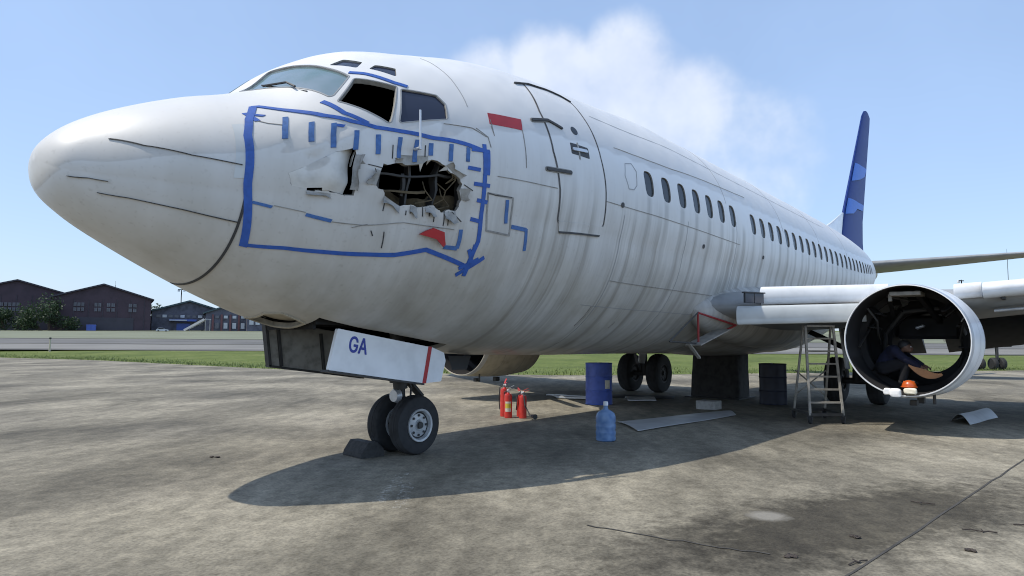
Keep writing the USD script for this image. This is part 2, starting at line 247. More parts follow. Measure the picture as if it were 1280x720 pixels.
def concrete():
    nodes = {'g': ('geometry', {}), 'rot': ('vector_rotate', {'rotate_type': 'z_axis', 'angle': -.62}), 'mp': ('mapping', {'scale': (.24, .50, 1.0)}),
     'na': ('noise_texture', {'scale': 1.0, 'detail': 8.0, 'roughness': .62, 'distortion': .4}),
     'nb': ('noise_texture', {'scale': .35, 'detail': 5.0, 'roughness': .55}),
     'nc': ('noise_texture', {'scale': 7.0, 'detail': 6.0, 'roughness': .7}),
     'nd': ('noise_texture', {'scale': 38.0, 'detail': 3.0, 'roughness': .6}),
     'mps': ('mapping', {'scale': (.45, 1.5, 1.0)}), 'ns': ('noise_texture', {'scale': 3.2, 'detail': 5.0, 'roughness': .6}),
     'ra': ('rgb_ramp', {'ramp': [(.30, (.108, .096, .071)), (.44, (.20, .180, .136)), (.55, (.264, .238, .181)), (.72, (.352, .318, .246))]}),
     'rb': ('rgb_ramp', {'ramp': [(.34, (.56, .56, .57)), (.58, (1.0, 1.0, 1.0))]}),
     'rc': ('rgb_ramp', {'ramp': [(.34, (.66, .65, .63)), (.5, (.95, .95, .95)), (.64, (1.2, 1.19, 1.17))]}),
     'rs': ('rgb_ramp', {'ramp': [(.38, (.76, .76, .76)), (.6, (1.06, 1.06, 1.06))]}),
     'rd': ('rgb_ramp', {'ramp': [(.36, (.72, .72, .72)), (.5, (1.0, 1.0, 1.0)), (.62, (1.16, 1.16, 1.15))]}),
     'm1': ('mix', {'mix_type': 'multiply', 'fac': 1.0}), 'm2': ('mix', {'mix_type': 'multiply', 'fac': .85}), 'm3': ('mix', {'mix_type': 'multiply', 'fac': .8}), 'm4': ('mix', {'mix_type': 'multiply', 'fac': .8}),
     # two oil stains and one pale round repair
     's1': ('vector_math', {'math_type': 'subtract', 'vector2': (4.1, -4.98, 0)}), 's1r': ('vector_rotate', {'rotate_type': 'z_axis', 'angle': .35}), 's1s': ('vector_math', {'math_type': 'multiply', 'vector2': (.40, 1.35, 0)}), 's1l': ('vector_math', {'math_type': 'length'}),
     'na2': ('math', {'math_type': 'multiply', 'value2': 1.1}), 'sa': ('math', {'math_type': 'add'}), 'sm': ('map_range', {'from_min': 1.15, 'from_max': 1.75, 'to_min': .85, 'to_max': 0.0, 'clamp': True}),
     'c5': ('mix', {'mix_type': 'multiply', 'color2': (.24, .23, .21)}),
     'p1': ('vector_math', {'math_type': 'distance', 'vector2': (3.67, -4.37, 0)}), 'pa': ('math', {'math_type': 'multiply_add', 'value2': .22}), 'pm': ('map_range', {'from_min': .20, 'from_max': .30, 'to_min': .55, 'to_max': 0.0, 'clamp': True}),
     'c6': ('mix', {'color2': (.33, .31, .27)}),
     'b': ('bump', {'strength': .8, 'distance': .012}), 'bb': ('mix', {'fac': .5}),
     'p': ('principled_bsdf', {'roughness': .85, 'specular_ior_level': .25})}
    links = [('g.position', 'rot.vector'), ('rot.vector', 'mp.vector'), ('mp.vector', 'na.vector'), ('g.position', 'nb.vector'), ('g.position', 'nc.vector'), ('g.position', 'nd.vector'),
     ('rot.vector', 'mps.vector'), ('mps.vector', 'ns.vector'), ('na.fac', 'ra.fac'), ('nb.fac', 'rb.fac'), ('nc.fac', 'rc.fac'), ('ns.fac', 'rs.fac'), ('nd.fac', 'rd.fac'),
     ('ra.color', 'm1.color1'), ('rb.color', 'm1.color2'), ('m1.color', 'm2.color1'), ('rc.color', 'm2.color2'), ('m2.color', 'm3.color1'), ('rs.color', 'm3.color2'), ('m3.color', 'm4.color1'), ('rd.color', 'm4.color2'),
     ('g.position', 's1.vector1'), ('s1.vector', 's1r.vector'), ('s1r.vector', 's1s.vector1'), ('s1s.vector', 's1l.vector1'), ('nc.fac', 'na2.value1'), ('s1l.value', 'sa.value1'), ('na2.value', 'sa.value2'), ('sa.value', 'sm.value'),
     ('m4.color', 'c5.color1'), ('sm.result', 'c5.fac'), ('g.position', 'p1.vector1'), ('nc.fac', 'pa.value1'), ('p1.value', 'pa.value3'), ('pa.value', 'pm.value'), ('c5.color', 'c6.color1'), ('pm.result', 'c6.fac'),
     ('c6.color', 'p.base_color'), ('nc.fac', 'bb.color1'), ('nd.fac', 'bb.color2'), ('bb.color', 'b.height'), ('b.normal', 'p.normal')]
    return mat('concrete', nodes, links)
M['concrete'] = concrete()
M['grass'] = mat('grass', {'g': ('geometry', {}), 'n': ('noise_texture', {'scale': .25, 'detail': 8.0, 'roughness': .65}), 'n2': ('noise_texture', {'scale': 4.0, 'detail': 5.0, 'roughness': .7}),
    'r': ('rgb_ramp', {'ramp': [(.3, (.075, .098, .028)), (.5, (.108, .138, .035)), (.7, (.155, .17, .06))]}), 'r2': ('rgb_ramp', {'ramp': [(.3, (.7, .7, .7)), (.6, (1.05, 1.05, 1.05))]}), 'm': ('mix', {'mix_type': 'multiply', 'fac': 1.0}),
    'p': ('principled_bsdf', {'roughness': .9, 'specular_ior_level': .1})}, [('g.position', 'n.vector'), ('g.position', 'n2.vector'), ('n.fac', 'r.fac'), ('n2.fac', 'r2.fac'), ('r.color', 'm.color1'), ('r2.color', 'm.color2'), ('m.color', 'p.base_color')])
M['blade'] = plain('grass_blade', (.11, .145, .035), .8, var=.3, scale=1.5, space='world')
M['runway'] = plain('runway_surface', (.165, .157, .14), .9, var=.15, scale=.12, space='world')
M['tarmac'] = plain('dark_tarmac', (.11, .105, .095), .9, var=.2, scale=.1, space='world')
M['verge'] = plain('dry_verge', (.15, .16, .10), .9, var=.15, scale=.1, space='world')
M['joint'] = plain('joint_filler', (.05, .046, .04), .9, var=.4, scale=3, space='world')
M['farground'] = plain('far_ground', (.17, .18, .11), .95, var=.2, scale=.05, space='world')
M['chalk'] = mat('worn_white_marking', {'g': ('geometry', {}), 'n': ('noise_texture', {'scale': 14.0, 'detail': 5.0, 'roughness': .75}), 'r': ('map_range', {'from_min': .52, 'from_max': .70, 'to_min': 0.0, 'to_max': .6, 'clamp': True}),
    'd': ('diffuse_bsdf', {'color': (.5, .48, .43)}), 't': ('transparent_bsdf', {}), 'm': ('mix_closure', {})}, [('g.position', 'n.vector'), ('n.fac', 'r.value'), ('r.result', 'm.fac'), ('t.BSDF', 'm.closure1'), ('d.BSDF', 'm.closure2')], 'm.closure')
M['kr'] = plain('krueger_paint', (.50, .52, .51), .4, var=.1, scale=2)
M['dullseam'] = plain('door_seal', (.085, .08, .075), .8, var=.3, scale=8)
M['peel'] = plain('torn_bare_skin', (.30, .29, .265), .5, .15, var=.25, scale=9)
# features of the nose side: (station in metres, angle round the fuselage)
OPENINGS = {'windshield':[(1.496,1.856),(1.877,1.698),(2.16,2.395),(1.901,2.587)],'side_open':[(2.192,2.441),(2.536,2.590),(2.349,2.913),(1.939,2.650)],'side_rear':[(2.582,2.616),(2.94,2.669),(3.001,2.746),(2.977,2.867),(2.449,2.906)],'eb1':[(2.131,2.156),(2.31,2.120),(2.424,2.237),(2.309,2.305)],'eb2':[(2.407,2.347),(2.507,2.305),(2.687,2.370),(2.615,2.476)],'flag':[(3.526,2.787),(4.02,2.800),(3.993,2.891),(3.513,2.879)],'hole':[(2.275,3.209),(2.35,3.217),(2.438,3.195),(2.517,3.207),(2.595,3.204),(2.69,3.192),(2.786,3.166),(2.905,3.196),(2.997,3.240),(3.095,3.283),(3.14,3.318),(3.11,3.366),(3.164,3.410),(3.159,3.457),(3.115,3.487),(3.042,3.481),(2.993,3.497),(2.939,3.490),(2.847,3.466),(2.734,3.476),(2.603,3.471),(2.464,3.481),(2.409,3.454),(2.346,3.448),(2.315,3.400),(2.235,3.380),(2.217,3.336),(2.24,3.275)],'slit':[(2.011,3.117),(2.028,3.168),(2.036,3.439),(1.957,3.442)],'flap':[(1.482,3.296),(1.596,3.247),(1.836,3.128),(2.017,3.096),(1.997,3.161),(1.963,3.445),(1.81,3.415),(1.656,3.431),(1.644,3.413),(1.528,3.400)],'slot':[(1.644,3.409),(1.758,3.398),(1.768,3.426),(1.649,3.435)],'redflap':[(2.747,3.637),(2.883,3.590),(3.006,3.608),(3.064,3.682),(3.042,3.696),(2.94,3.654)],'hatch':[(1.935,4.832),(1.878,4.549),(1.976,4.460),(2.163,4.478),(2.271,4.505),(2.268,4.674),(2.222,4.805),(2.065,4.834)],'accpanel':[(3.481,3.350),(3.84,3.357),(3.891,3.579),(3.553,3.572)],'rdoor':[(5.936,2.793),(6.157,2.780)],'plug':[(6.115,2.905),(6.292,2.884),(6.385,2.939),(6.354,3.055),(6.263,3.096),(6.129,3.103),(6.051,3.010)]}
TAPES = {'left':[(1.323,2.448),(1.236,2.663),(1.194,2.885),(1.207,3.396),(1.243,3.612),(1.305,3.953)],'top':[(1.309,2.453),(1.361,2.453),(1.587,2.617),(1.782,2.768),(1.994,2.873),(2.202,2.941),(2.475,2.980),(2.791,3.017),(3.134,3.049),(3.334,3.081),(3.418,3.089)],'right':[(3.394,3.040),(3.401,3.184),(3.426,3.366),(3.464,3.566),(3.481,3.641),(3.459,3.712),(3.458,3.860)],'bottom':[(1.302,3.938),(1.596,3.878),(1.913,3.843),(2.271,3.809),(2.567,3.783),(2.887,3.729),(3.35,3.790),(3.447,3.803)],'diag':[(1.815,2.607),(1.945,2.784),(2.133,2.903)],'abovewin':[(2.194,2.350),(2.314,2.404),(2.54,2.547),(2.658,2.592)],'tick0':[(1.502,2.682),(1.469,2.828),(1.452,2.964)],'tick1':[(1.676,2.806),(1.655,2.915),(1.645,3.022)],'tick2':[(1.842,2.866),(1.823,2.979),(1.817,3.091)],'tick3':[(2.022,2.958),(2.011,3.036),(2.008,3.112)],'tick4':[(2.222,2.998),(2.213,3.073),(2.213,3.145)],'tick5':[(2.437,3.020),(2.428,3.094),(2.43,3.165)],'tick6':[(2.615,3.035),(2.607,3.115),(2.61,3.188)],'tick7':[(2.773,3.055),(2.767,3.098),(2.767,3.141)],'tick8':[(2.981,3.061),(2.973,3.121),(2.975,3.176)],'tick9':[(3.186,3.075),(3.179,3.126),(3.181,3.171)],'rt0':[(3.19,3.208),(3.345,3.215)],'rt1':[(3.285,3.304),(3.487,3.306)],'rt2':[(3.352,3.401),(3.494,3.406)],'rt3':[(3.32,3.518),(3.45,3.525)],'rt4':[(3.225,3.086),(3.461,3.087)],'r2':[(3.445,3.082),(3.449,3.242)],'tl':[(1.836,2.881),(1.925,2.909)],'lt0':[(1.263,3.559),(1.412,3.581)],'lt1':[(1.676,3.605),(1.886,3.624)],'L1':[(3.225,3.587),(3.237,3.647),(3.24,3.701)],'L1b':[(3.24,3.701),(3.072,3.701)],'v':[(3.761,3.373),(3.807,3.513)],'L2':[(3.897,3.526),(4.134,3.530)],'L2b':[(4.132,3.525),(4.181,3.654)],'s1':[(3.353,3.863),(3.628,3.729)],'s2':[(3.457,3.662),(3.446,3.814)],'s3':[(3.355,3.820),(3.561,3.744)],'tlx':[(1.232,2.554),(1.293,2.696)],'tly':[(1.281,2.591),(1.356,2.625)],'s4':[(3.394,3.696),(3.515,3.793)]}
SEAMS = {'strip0':[(0.343,2.765),(0.528,2.952),(0.818,3.108),(1.153,3.220)],'strip1':[(0.31,3.817),(0.481,3.774),(0.83,3.750),(1.207,3.753)],'strip2':[(0.133,3.656),(0.239,3.577),(0.349,3.574)],'seamA':[(3.58,3.239),(4.034,3.241),(4.549,3.245)],'seamB':[(5.557,3.245),(6.888,3.235),(8.496,3.241),(10.066,3.250)],'seamU':[(5.924,2.794),(6.645,2.784),(7.611,2.784),(8.846,2.748),(10.747,2.716)],'seamL':[(6.071,3.754),(6.894,3.756),(8.16,3.756),(9.76,3.752)],'scr0':[(5.955,3.954),(5.956,4.035),(5.932,4.130)],'scr1':[(6.833,4.066),(6.811,4.132)],'w0':[(2.927,2.907),(3.26,2.928),(3.434,2.983)],'w1':[(3.313,2.926),(3.456,2.984),(3.483,3.056)],'f0':[(3.526,2.896),(3.549,2.963)],'f1':[(3.991,2.882),(3.989,2.987),(3.996,3.155)],'s0':[(1.258,2.666),(1.359,2.742),(1.497,2.798)],'pl0':[(1.423,3.566),(1.672,3.589)],'pl1':[(1.894,3.629),(2.184,3.627),(2.571,3.578),(3.143,3.592)],'hs0':[(2.355,3.473),(2.344,3.522)],'hs1':[(2.622,3.472),(2.616,3.519)],'hs2':[(2.75,3.475),(2.758,3.531)],'hs3':[(2.822,3.467),(2.828,3.527)],'hs4':[(2.881,3.497),(2.884,3.557)],'hs5':[(2.992,3.493),(3.003,3.575)],'hs6':[(3.041,3.490),(3.059,3.572)],'hs7':[(3.08,3.489),(3.208,3.541)],'hs8':[(2.572,3.503),(2.572,3.531)],'hs9':[(2.133,3.218),(2.264,3.239)],'hs10':[(3.158,3.317),(3.281,3.348)],'hs11':[(3.166,3.391),(3.223,3.416)],'hs12':[(2.391,3.648),(2.411,3.751)],'hs13':[(2.262,3.653),(2.289,3.683)],'hs14':[(3.48,3.349),(3.586,3.356),(3.823,3.353)],'hs15':[(2.359,3.076),(2.36,3.172)],'hs16':[(2.712,3.070),(2.711,3.149)],'crk':[(2.079,3.651),(2.219,3.617)],'dl':[(3.531,2.840),(3.548,2.969)]}
DOORBITS = {'hinge0':[(4.216,2.784),(4.512,2.755),(4.742,2.797)],'hinge1':[(4.343,3.133),(4.779,3.126)],'handle':[(4.769,2.952),(5.279,2.932)],'port':[(5.016,2.782)],'hand2':[(4.985,2.964),(4.996,3.085)],'drip':[(4.342,2.393),(4.678,2.344),(5.003,2.341),(5.299,2.367),(5.437,2.415)],'hl':[(3.9,2.874),(3.898,2.913)]}
# ------------------------------------------------------------------ ground and setting
S_RISE = .0187; F2 = np.array([math.cos(YAW), math.sin(YAW)]); L2 = np.array([math.sin(YAW), -math.cos(YAW)])     # forward, right
P0 = np.array([16.0, 30.0]); CAM2 = CAM[:2]
EDGE = np.array([(-60, 190), (-10, 135), (6, 85), (13.7, 51.8), (16.0, 40), (16.3, 22.6), (21, 9.4), (27.6, 4.8), (41, -3.8), (62, -17), (130, -62)], float)
_t = np.r_[0, np.cumsum(np.linalg.norm(np.diff(EDGE, axis=0), axis=1))]
_e = PchipInterpolator(_t, EDGE); EDGE_D = _e(np.r_[np.linspace(0, _t[-1], 160)])
_hub = np.array([0.0, -8.0])
def rise(xy, d):
    return S_RISE*np.maximum((xy-P0)@F2, 0)*np.clip(d/18, 0, 1)
def plane_z(D):      # far plane height at forward depth D from the camera
    return S_RISE*(D+(CAM2-P0)@F2)
apron_poly = np.vstack([EDGE_D, [[130, -140], [-120, -140], [-120, 190]]])
_pv, _pf = trimesh.creation.triangulate_polygon(Polygon(apron_poly))
apron = trimesh.Trimesh(np.c_[_pv, np.zeros(len(_pv))], _pf, process=False)
if apron.face_normals[:, 2].mean() < 0: apron.invert()
struct('apron', apron, M['concrete'])
dd = np.r_[0, .3, 1, 2, 4, 7, 11, 16, 22, 30, 45, 70, 110, 170, 260, 400, 700, 1500, 3500]
G = []
for e in EDGE_D:
    n = e-_hub; n /= np.linalg.norm(n); row = []
    for d in dd:
        q = e+n*d; row.append([*q, rise(q[None], d)[0]-(.02 if d == 0 else 0)+.012*(d > 0)*(d < 40)])
    G.append(row)
field = grid(np.array(G))
if field.face_normals[:, 2].mean() < 0: field.invert()
struct('grass_field', field, M['grass'], True)
def far_band(name, D0, D1, material, lift, l0=-420, l1=420):
    P = [[[*(CAM2+F2*D+L2*l), plane_z(D)+lift] for l in np.linspace(l0, l1, 30)] for D in (D0, D1)]
    b = grid(np.array(P))
    if b.face_normals[:, 2].mean() < 0: b.invert()
    struct(name, b, material)
far_band('taxiway_shoulder', 57, 59.5, M['tarmac'], .05)
far_band('taxiway', 59.5, 76, M['runway'], .06)
far_band('service_road', 76, 106, M['tarmac'], .09)
far_band('grass_verge', 106, 275, M['verge'], .13)
far_band('far_ground', 275, 1500, M['farground'], .22)
# grass blades along the near edge of the field, ragged
bl, fc = [], []
for k in range(26000):
    i = NR.integers(10, len(EDGE_D)-12); e = EDGE_D[i]+(EDGE_D[i+1]-EDGE_D[i])*NR.random(); n = e-_hub; n /= np.linalg.norm(n)
    d = abs(NR.normal(0, 3.5))-.25; q = e+n*d; z = rise(q[None], max(d, 0))[0]
    h, w, a = .05+.10*NR.random(), .012+.02*NR.random(), NR.random()*6.28; c, s = math.cos(a)*w, math.sin(a)*w; b = len(bl)
    bl += [[q[0]-c, q[1]-s, z-.01], [q[0]+c, q[1]+s, z-.01], [q[0]+NR.normal(0, .04), q[1]+NR.normal(0, .04), z+h]]; fc.append([b, b+1, b+2])
tag(obj('grass_tufts', trimesh.Trimesh(np.array(bl), np.array(fc), process=False), M['blade']), 'ragged green grass blades along the apron edge', 'grass', kind='stuff')
def strip2d(pts, w, z):
    p = LineString(pts).buffer(w/2, cap_style=2); v, f = trimesh.creation.triangulate_polygon(p); m = trimesh.Trimesh(np.c_[v, np.full(len(v), z)], f, process=False)
    if m.face_normals[:, 2].mean() < 0: m.invert()
    return m
def wob(a, b, n, s):
    a, b = np.array(a), np.array(b); return [a+(b-a)*t+NR.normal(0, s, 2)*(0 < t < 1) for t in np.linspace(0, 1, n)]
struct('expansion_joint', cat(strip2d(wob((1.2, -5.0), (3.2, -5.25), 9, .002), .016, .004), strip2d(wob((3.2, -5.25), (8.6, -5.85), 16, .004), .018, .004)), M['joint'])
struct('apron_crack', strip2d(wob((2.55, -3.44), (2.62, -4.3), 12, .012)+wob((2.62, -4.3), (2.70, -4.7), 6, .012), .018, .0045), M['joint'])
struct('worn_marking', cat(*[strip2d(q, .12, .004) for q in ([(3.05, -.95), (2.05, -1.75)], [(2.75, -1.35), (2.0, -2.05)])]), M['chalk'])
deb = [((4.91, -5.24), 'small dark twig lying on the oil stain beside the joint', 0), ((3.46, -5.02), 'rusty flat scrap in the middle of the oil stain', 1), ((2.71, -4.81), 'dark crumpled scrap at the near end of the oil stain', 1),
       ((3.61, -5.66), 'reddish scrap right of the apron joint near the frame edge', 1), ((4.18, -5.69), 'long bent dark twig right of the apron joint', 0), ((2.31, 1.34), 'flat dark scrap on sunlit concrete left of the nose wheel', 1), ((2.86, -5.18), 'short dark splinter lying across the apron joint', 0),
       ((4.6, -5.95), 'thin dark twig near the right edge beyond the joint', 0)]
for (x, y), lab, k in deb:
    t = np.random.default_rng(int(abs(x*100)))
    if k:
        ms = [];
        for _ in range(3):
            b = T.icosphere(1); b.apply_scale((.028, .02, .006)); b.vertices += t.normal(0, .003, b.vertices.shape); b.apply_transform(trimesh.transformations.rotation_matrix(t.random()*6, (0, 0, 1))); b.apply_translation((x+t.normal(0, .02), y+t.normal(0, .02), .008)); ms.append(b)
        m = cat(*ms)
    else:
        a = t.random()*6; d = np.array([math.cos(a), math.sin(a)]); p = [np.r_[np.array([x, y])+d*s+t.normal(0, .012, 2), .008+.006*t.random()] for s in np.linspace(-.09, .09, 5)]
        m = cat(tube(p, .005, 5), tube([p[2], p[2]+np.array([d[1], -d[0], .1])*.05], .004, 5))
    tag(obj('ground_scrap', m, M['debris']), lab, 'debris')

# ------------------------------------------------------------------ airliner body
XS = np.array([0, .06, .25, .6, 1.0, 1.5, 2.0, 2.6, 3.3, 4.2, 5.2, 6.6, 8.2])
TOPZ = [-.557, -.403, -.217, -.006, .179, .368, .789, 1.13, 1.327, 1.557, 1.686, 1.771, 1.88]
BOTZ = [-.557, -.813, -.984, -1.175, -1.368, -1.584, -1.761, -1.895, -1.984, -2.081, -2.124, -2.138, -2.13]
WIDZ = [0, .287, .471, .736, .953, 1.195, 1.399, 1.545, 1.684, 1.788, 1.831, 1.851, 1.88]
REFZ = [-.557, -.606, -.594, -.554, -.503, -.41, -.314, -.217, -.118, -.049, 0, 0, 0]
_q = lambda v: PchipInterpolator(np.r_[np.sqrt(XS), np.sqrt(40)], np.r_[v, v[-1]])
FT, FB, FW, FR = map(_q, (TOPZ, BOTZ, WIDZ, REFZ)); ZC = 3.3; XEND = 29.6
TT = [PchipInterpolator([0, 17.0, 20, 23, 26, 28.5, 40], v) for v in ([0, 0, -.02, -.08, -.22, -.5, -.7], [0, 0, .45, 1.2, 2.05, 2.75, 3.1], [1, 1, .96, .82, .56, .27, .12], [0, 0, .1, .35, .7, 1.0, 1.15])]
def fus(x, th):
    x, th = np.broadcast_arrays(np.asarray(x, float), np.asarray(th, float)); c, s = np.cos(th), np.sin(th)
    b = -.33*s; r = np.where(1.88*s > -.61, 1.88, b+np.sqrt(b*b-(.33**2-1.8**2))); Y, Z = r*c, r*s; q = np.sqrt(np.maximum(x, 0))
    t, bo, w, rf = FT(q)+TT[0](x), FB(q)+TT[1](x), FW(q)*TT[2](x), FR(q)+TT[3](x)
    d = skin_relief(x, th); cy, cz = Y/1.88, Z/1.88
    return np.stack([x, Y/1.88*w+d*cy, ZC+rf+Z*zscale(Z, t-rf, rf-bo)+d*cz], -1)
def zscale(Z, a, b):          # upper and lower lobes run softly into each other
    s = .5+.5*np.tanh(Z/.55); return s*a/1.88+(1-s)*b/2.13
def skin_relief(x, th):
    """panels slightly pillowed between frames and stringers; crumpled skin round the torn nose side"""
    y = -1.88*th; d = .0016*np.cos(2*np.pi*(x-.3)/.508)*np.cos(2*np.pi*y/.46)*np.clip((x-1.3)/.6, 0, 1)*np.clip((24-x)/3, 0, 1)
    m = 1/(1+np.exp(-(x-1.5)*9))/(1+np.exp((x-3.15)*9))/(1+np.exp(-(th-2.95)*16))/(1+np.exp((th-3.68)*14))
    f = np.sin(7.3*x+3.1*y+.8*np.sin(5*y))*np.sin(9.1*y-2.2*x+1.3)+.6*np.sin(15.7*x-6*y)*np.sin(12.3*y+4*x)
    g = lambda a, c, sa, sc: np.exp(-((x-a)/sa)**2-((th-c)/sc)**2)
    return d+m*(.009*f-.012*abs(np.sin(5.2*x+7.5*th+1.1*np.sin(4*x)))**8)-.030*g(2.0, 3.18, .16, .09)-.022*g(2.45, 3.46, .30, .05)-.028*g(2.62, 3.20, .30, .16)+.012*g(1.75, 3.35, .2, .06)
def fnorm(x, th):
    h = np.minimum(.025, x*.3+.001); e = .026
    a = fus(x+h, th)-fus(np.maximum(x-h, 0), th); b = fus(x, th+e)-fus(x, th-e); n = -np.cross(a, b)
    return n/np.maximum(np.linalg.norm(n, axis=-1, keepdims=True), 1e-9)
def fs(x, th, o=0.0): return fus(x, th)+fnorm(x, th)*np.asarray(o)[..., None]
def inv(P):
    x = P[:, 0]; q = np.sqrt(np.maximum(x, 0)); t, bo, w, rf = FT(q)+TT[0](x), FB(q)+TT[1](x), FW(q)*TT[2](x), FR(q)+TT[3](x)
    zz = P[:, 2]-ZC-rf; Z = zz*1.0
    for _ in range(25): Z = zz/np.maximum(zscale(Z, t-rf, rf-bo), 1e-6)
    return np.arctan2(Z, P[:, 1]/np.maximum(w, 1e-6)*1.88)
K = 1.88
def uw(pts): return [(a, -b*K) for a, b in pts]
def prism(poly, o0, o1, ref=.09, bulge=None):
    """the slab of a polygon drawn on the fuselage, between two heights above the skin"""
    polys = list(poly.geoms) if hasattr(poly, 'geoms') else [poly]; out = None
    for p in polys:
        p = p.simplify(.0008); rings = [np.array(p.exterior.coords)[:-1]]+[np.array(h.coords)[:-1] for h in p.interiors]
        cs = m3.CrossSection([r.tolist() for r in rings], m3.FillRule.EvenOdd)
        m = cs.extrude(1.0)
        m = m.scale((1, 1, ref*.5)).refine_to_length(ref).scale((1, 1, 2/ref))
        def w(v):
            v = np.asarray(v, float); x, th = np.maximum(v[:, 0], .004), -v[:, 1]/K; o = o0+(o1-o0)*v[:, 2]
            if bulge is not None: o = o+bulge(v[:, 0], v[:, 1])
            return fs(x, th, o).astype(np.float32)
        m = m.warp_batch(w); out = m if out is None else out+m
    return out
def ribbon(pts, w): return LineString(uw(pts)).buffer(w/2, cap_style=2, join_style=2)
def poly(pts, grow=0.0, rnd=0.0):
    p = Polygon(uw(pts)).buffer(0)
    if rnd: p = p.buffer(-rnd).buffer(rnd)
    return p.buffer(grow)
def patch(name, p, o0, o1, material, parent, smooth=40, label=None, ref=.09, bulge=None):
    return obj(name, tm(prism(p, o0, o1, ref, bulge)), material, parent, smooth, label)

plane = UsdGeom.Xform.Define(stage, numbered('/World/airliner'))
_A = .0051051; plane.AddTransformOp().Set(Gf.Matrix4d(math.cos(_A), 0, -math.sin(_A), 0, 0, 1, 0, 0, math.sin(_A), 0, math.cos(_A), 0, -.01665, 0, -.00121, 1))
# (air x aft, y to starboard, z up) -> world: rows are the images of the axes
plane = tag(plane.GetPrim(), 'large white twin-engine airliner with a torn and taped nose side and no engines', 'airliner')

xs = np.r_[np.linspace(.03, 1, 26)**2*1.2, np.arange(1.26, 3.7, .045), np.arange(3.7, 17.0, .1), np.arange(17.1, XEND, .3), XEND]; NT = 168
th = np.linspace(0, 2*np.pi, NT, endpoint=False)
def shell(o):
    P = fs(*np.meshgrid(xs, th, indexing='ij'), o)
    return loft(P)
outer = loft(fus(*np.meshgrid(xs, th, indexing='ij')))
inner_x = np.r_[np.linspace(.25, 1.2, 10), np.arange(1.35, 28.6, .2)]
inner = loft(fs(*np.meshgrid(inner_x, th[::2], indexing='ij'), -.045))
skinM = man(outer)-man(inner)
CUT = []
def cut(p, d=.14, up=.08): CUT.append(prism(p, -d, up))
# passenger windows
wins = [6.717+.508*n for n in range(7)]+[6.717+.508*n for n in range(8, 32)]
def winpoly(x, gx, gz):
    a = np.linspace(0, 2*np.pi, 24, endpoint=False); ca, sa = np.cos(a), np.sin(a)
    return Polygon(np.c_[x+gx/2*np.sign(ca)*abs(ca)**.62, -K*(math.pi-.14)+gz/2*np.sign(sa)*abs(sa)**.62])
for x in wins: cut(winpoly(x, .25, .385))
for k in ('windshield', 'side_open', 'side_rear', 'eb1', 'eb2'): cut(poly(OPENINGS[k], 0, .02), .2)
dmg = poly(OPENINGS['hole'])
# ragged tear edges
_c = np.array(dmg.exterior.segmentize(.05).coords)[:-1]; _c = _c+NR.normal(0, .008, _c.shape); dmg = Polygon(_c).buffer(0)
flapP = poly(OPENINGS['flap']); slitP = poly(OPENINGS['slit']); slotP = poly(OPENINGS['slot'])
cut(dmg, .3); cut(flapP.union(slitP).buffer(.001), .3); cut(slotP, .3)
hatchP = poly(OPENINGS['hatch']); cut(hatchP, .06)
cut(Polygon([(2.30, -K*(1.5*math.pi-.33)), (4.1, -K*(1.5*math.pi-.27)), (4.1, -K*(1.5*math.pi+.27)), (2.30, -K*(1.5*math.pi+.33))]), .3)      # nose gear well
doorP = Polygon([(a, b) for a, b in uw([(4.575, 2.36), (5.44, 2.345), (5.445, 2.6), (5.47, 2.95), (5.54, 3.19), (5.575, 3.42), (4.66, 3.45), (4.61, 3.25), (4.49, 3.0), (4.45, 2.68)])]).buffer(-.05).buffer(.05)
cut(doorP.buffer(.008))
for c in CUT: skinM = skinM-c
full = tm(skinM); full.merge_vertices()
fc_ = full.triangles_center; tn = inv(fc_); an = fnorm(np.maximum(fc_[:, 0], .004), tn); depth = ((fus(np.maximum(fc_[:, 0], .004), tn)-fc_)*an).sum(1); dt = (full.face_normals*an).sum(1)
is_out = (depth < .026) & (dt > .5); is_in = (depth > .032) & (dt < -.3)
def smooth_mesh(name, faces, material, parent, label=None, shade=True):
    v, f = full.vertices, full.faces[faces]; u, iv = np.unique(f, return_inverse=True); vv = v[u]; ff = iv.reshape(-1, 3)
    pr = usdkit.mesh(stage, numbered(str(parent.GetPath())+'/'+name), (vv, ff), material, False)
    if shade:
        n = fnorm(np.maximum(vv[:, 0], .004), inv(vv)); pr.CreateNormalsAttr(Vt.Vec3fArray.FromNumpy(n.astype(np.float32))); pr.SetNormalsInterpolation('vertex')
    return pr.GetPrim()
XR = 1.21
rad = is_out & (fc_[:, 0] < XR)
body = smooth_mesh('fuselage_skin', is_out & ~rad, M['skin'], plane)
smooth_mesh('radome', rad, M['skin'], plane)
tag(smooth_mesh('skin_edge', ~is_out & ~is_in, M['dullalu'], plane, shade=False), kind='stuff')
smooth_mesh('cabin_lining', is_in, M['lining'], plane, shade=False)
# panes
for x in wins: patch('cabin_window', winpoly(x, .256, .391), -.028, -.018, M['cabinglass'], plane)
patch('windshield', poly(OPENINGS['windshield'], .004, .02), -.03, -.016, M['windshield'], plane)
patch('windshield', Polygon([(a, -2*K*(math.pi/2)-b) for a, b in uw(OPENINGS['windshield'])]), .002, .006, M['windshield'], plane, label='starboard windshield pane')
patch('rear_side_window', poly(OPENINGS['side_rear'], .004, .03), -.03, -.016, M['rearglass'], plane)
for k in ('eb1', 'eb2'): patch('eyebrow_window', poly(OPENINGS[k], .004, .02), -.03, -.016, M['rearglass'], plane)
for k in ('windshield', 'side_open', 'side_rear'):
    q = poly(OPENINGS[k], 0, .02); patch('window_frame', q.buffer(.016).difference(q.buffer(.003)), .001, .004, M['greypaint'], plane)
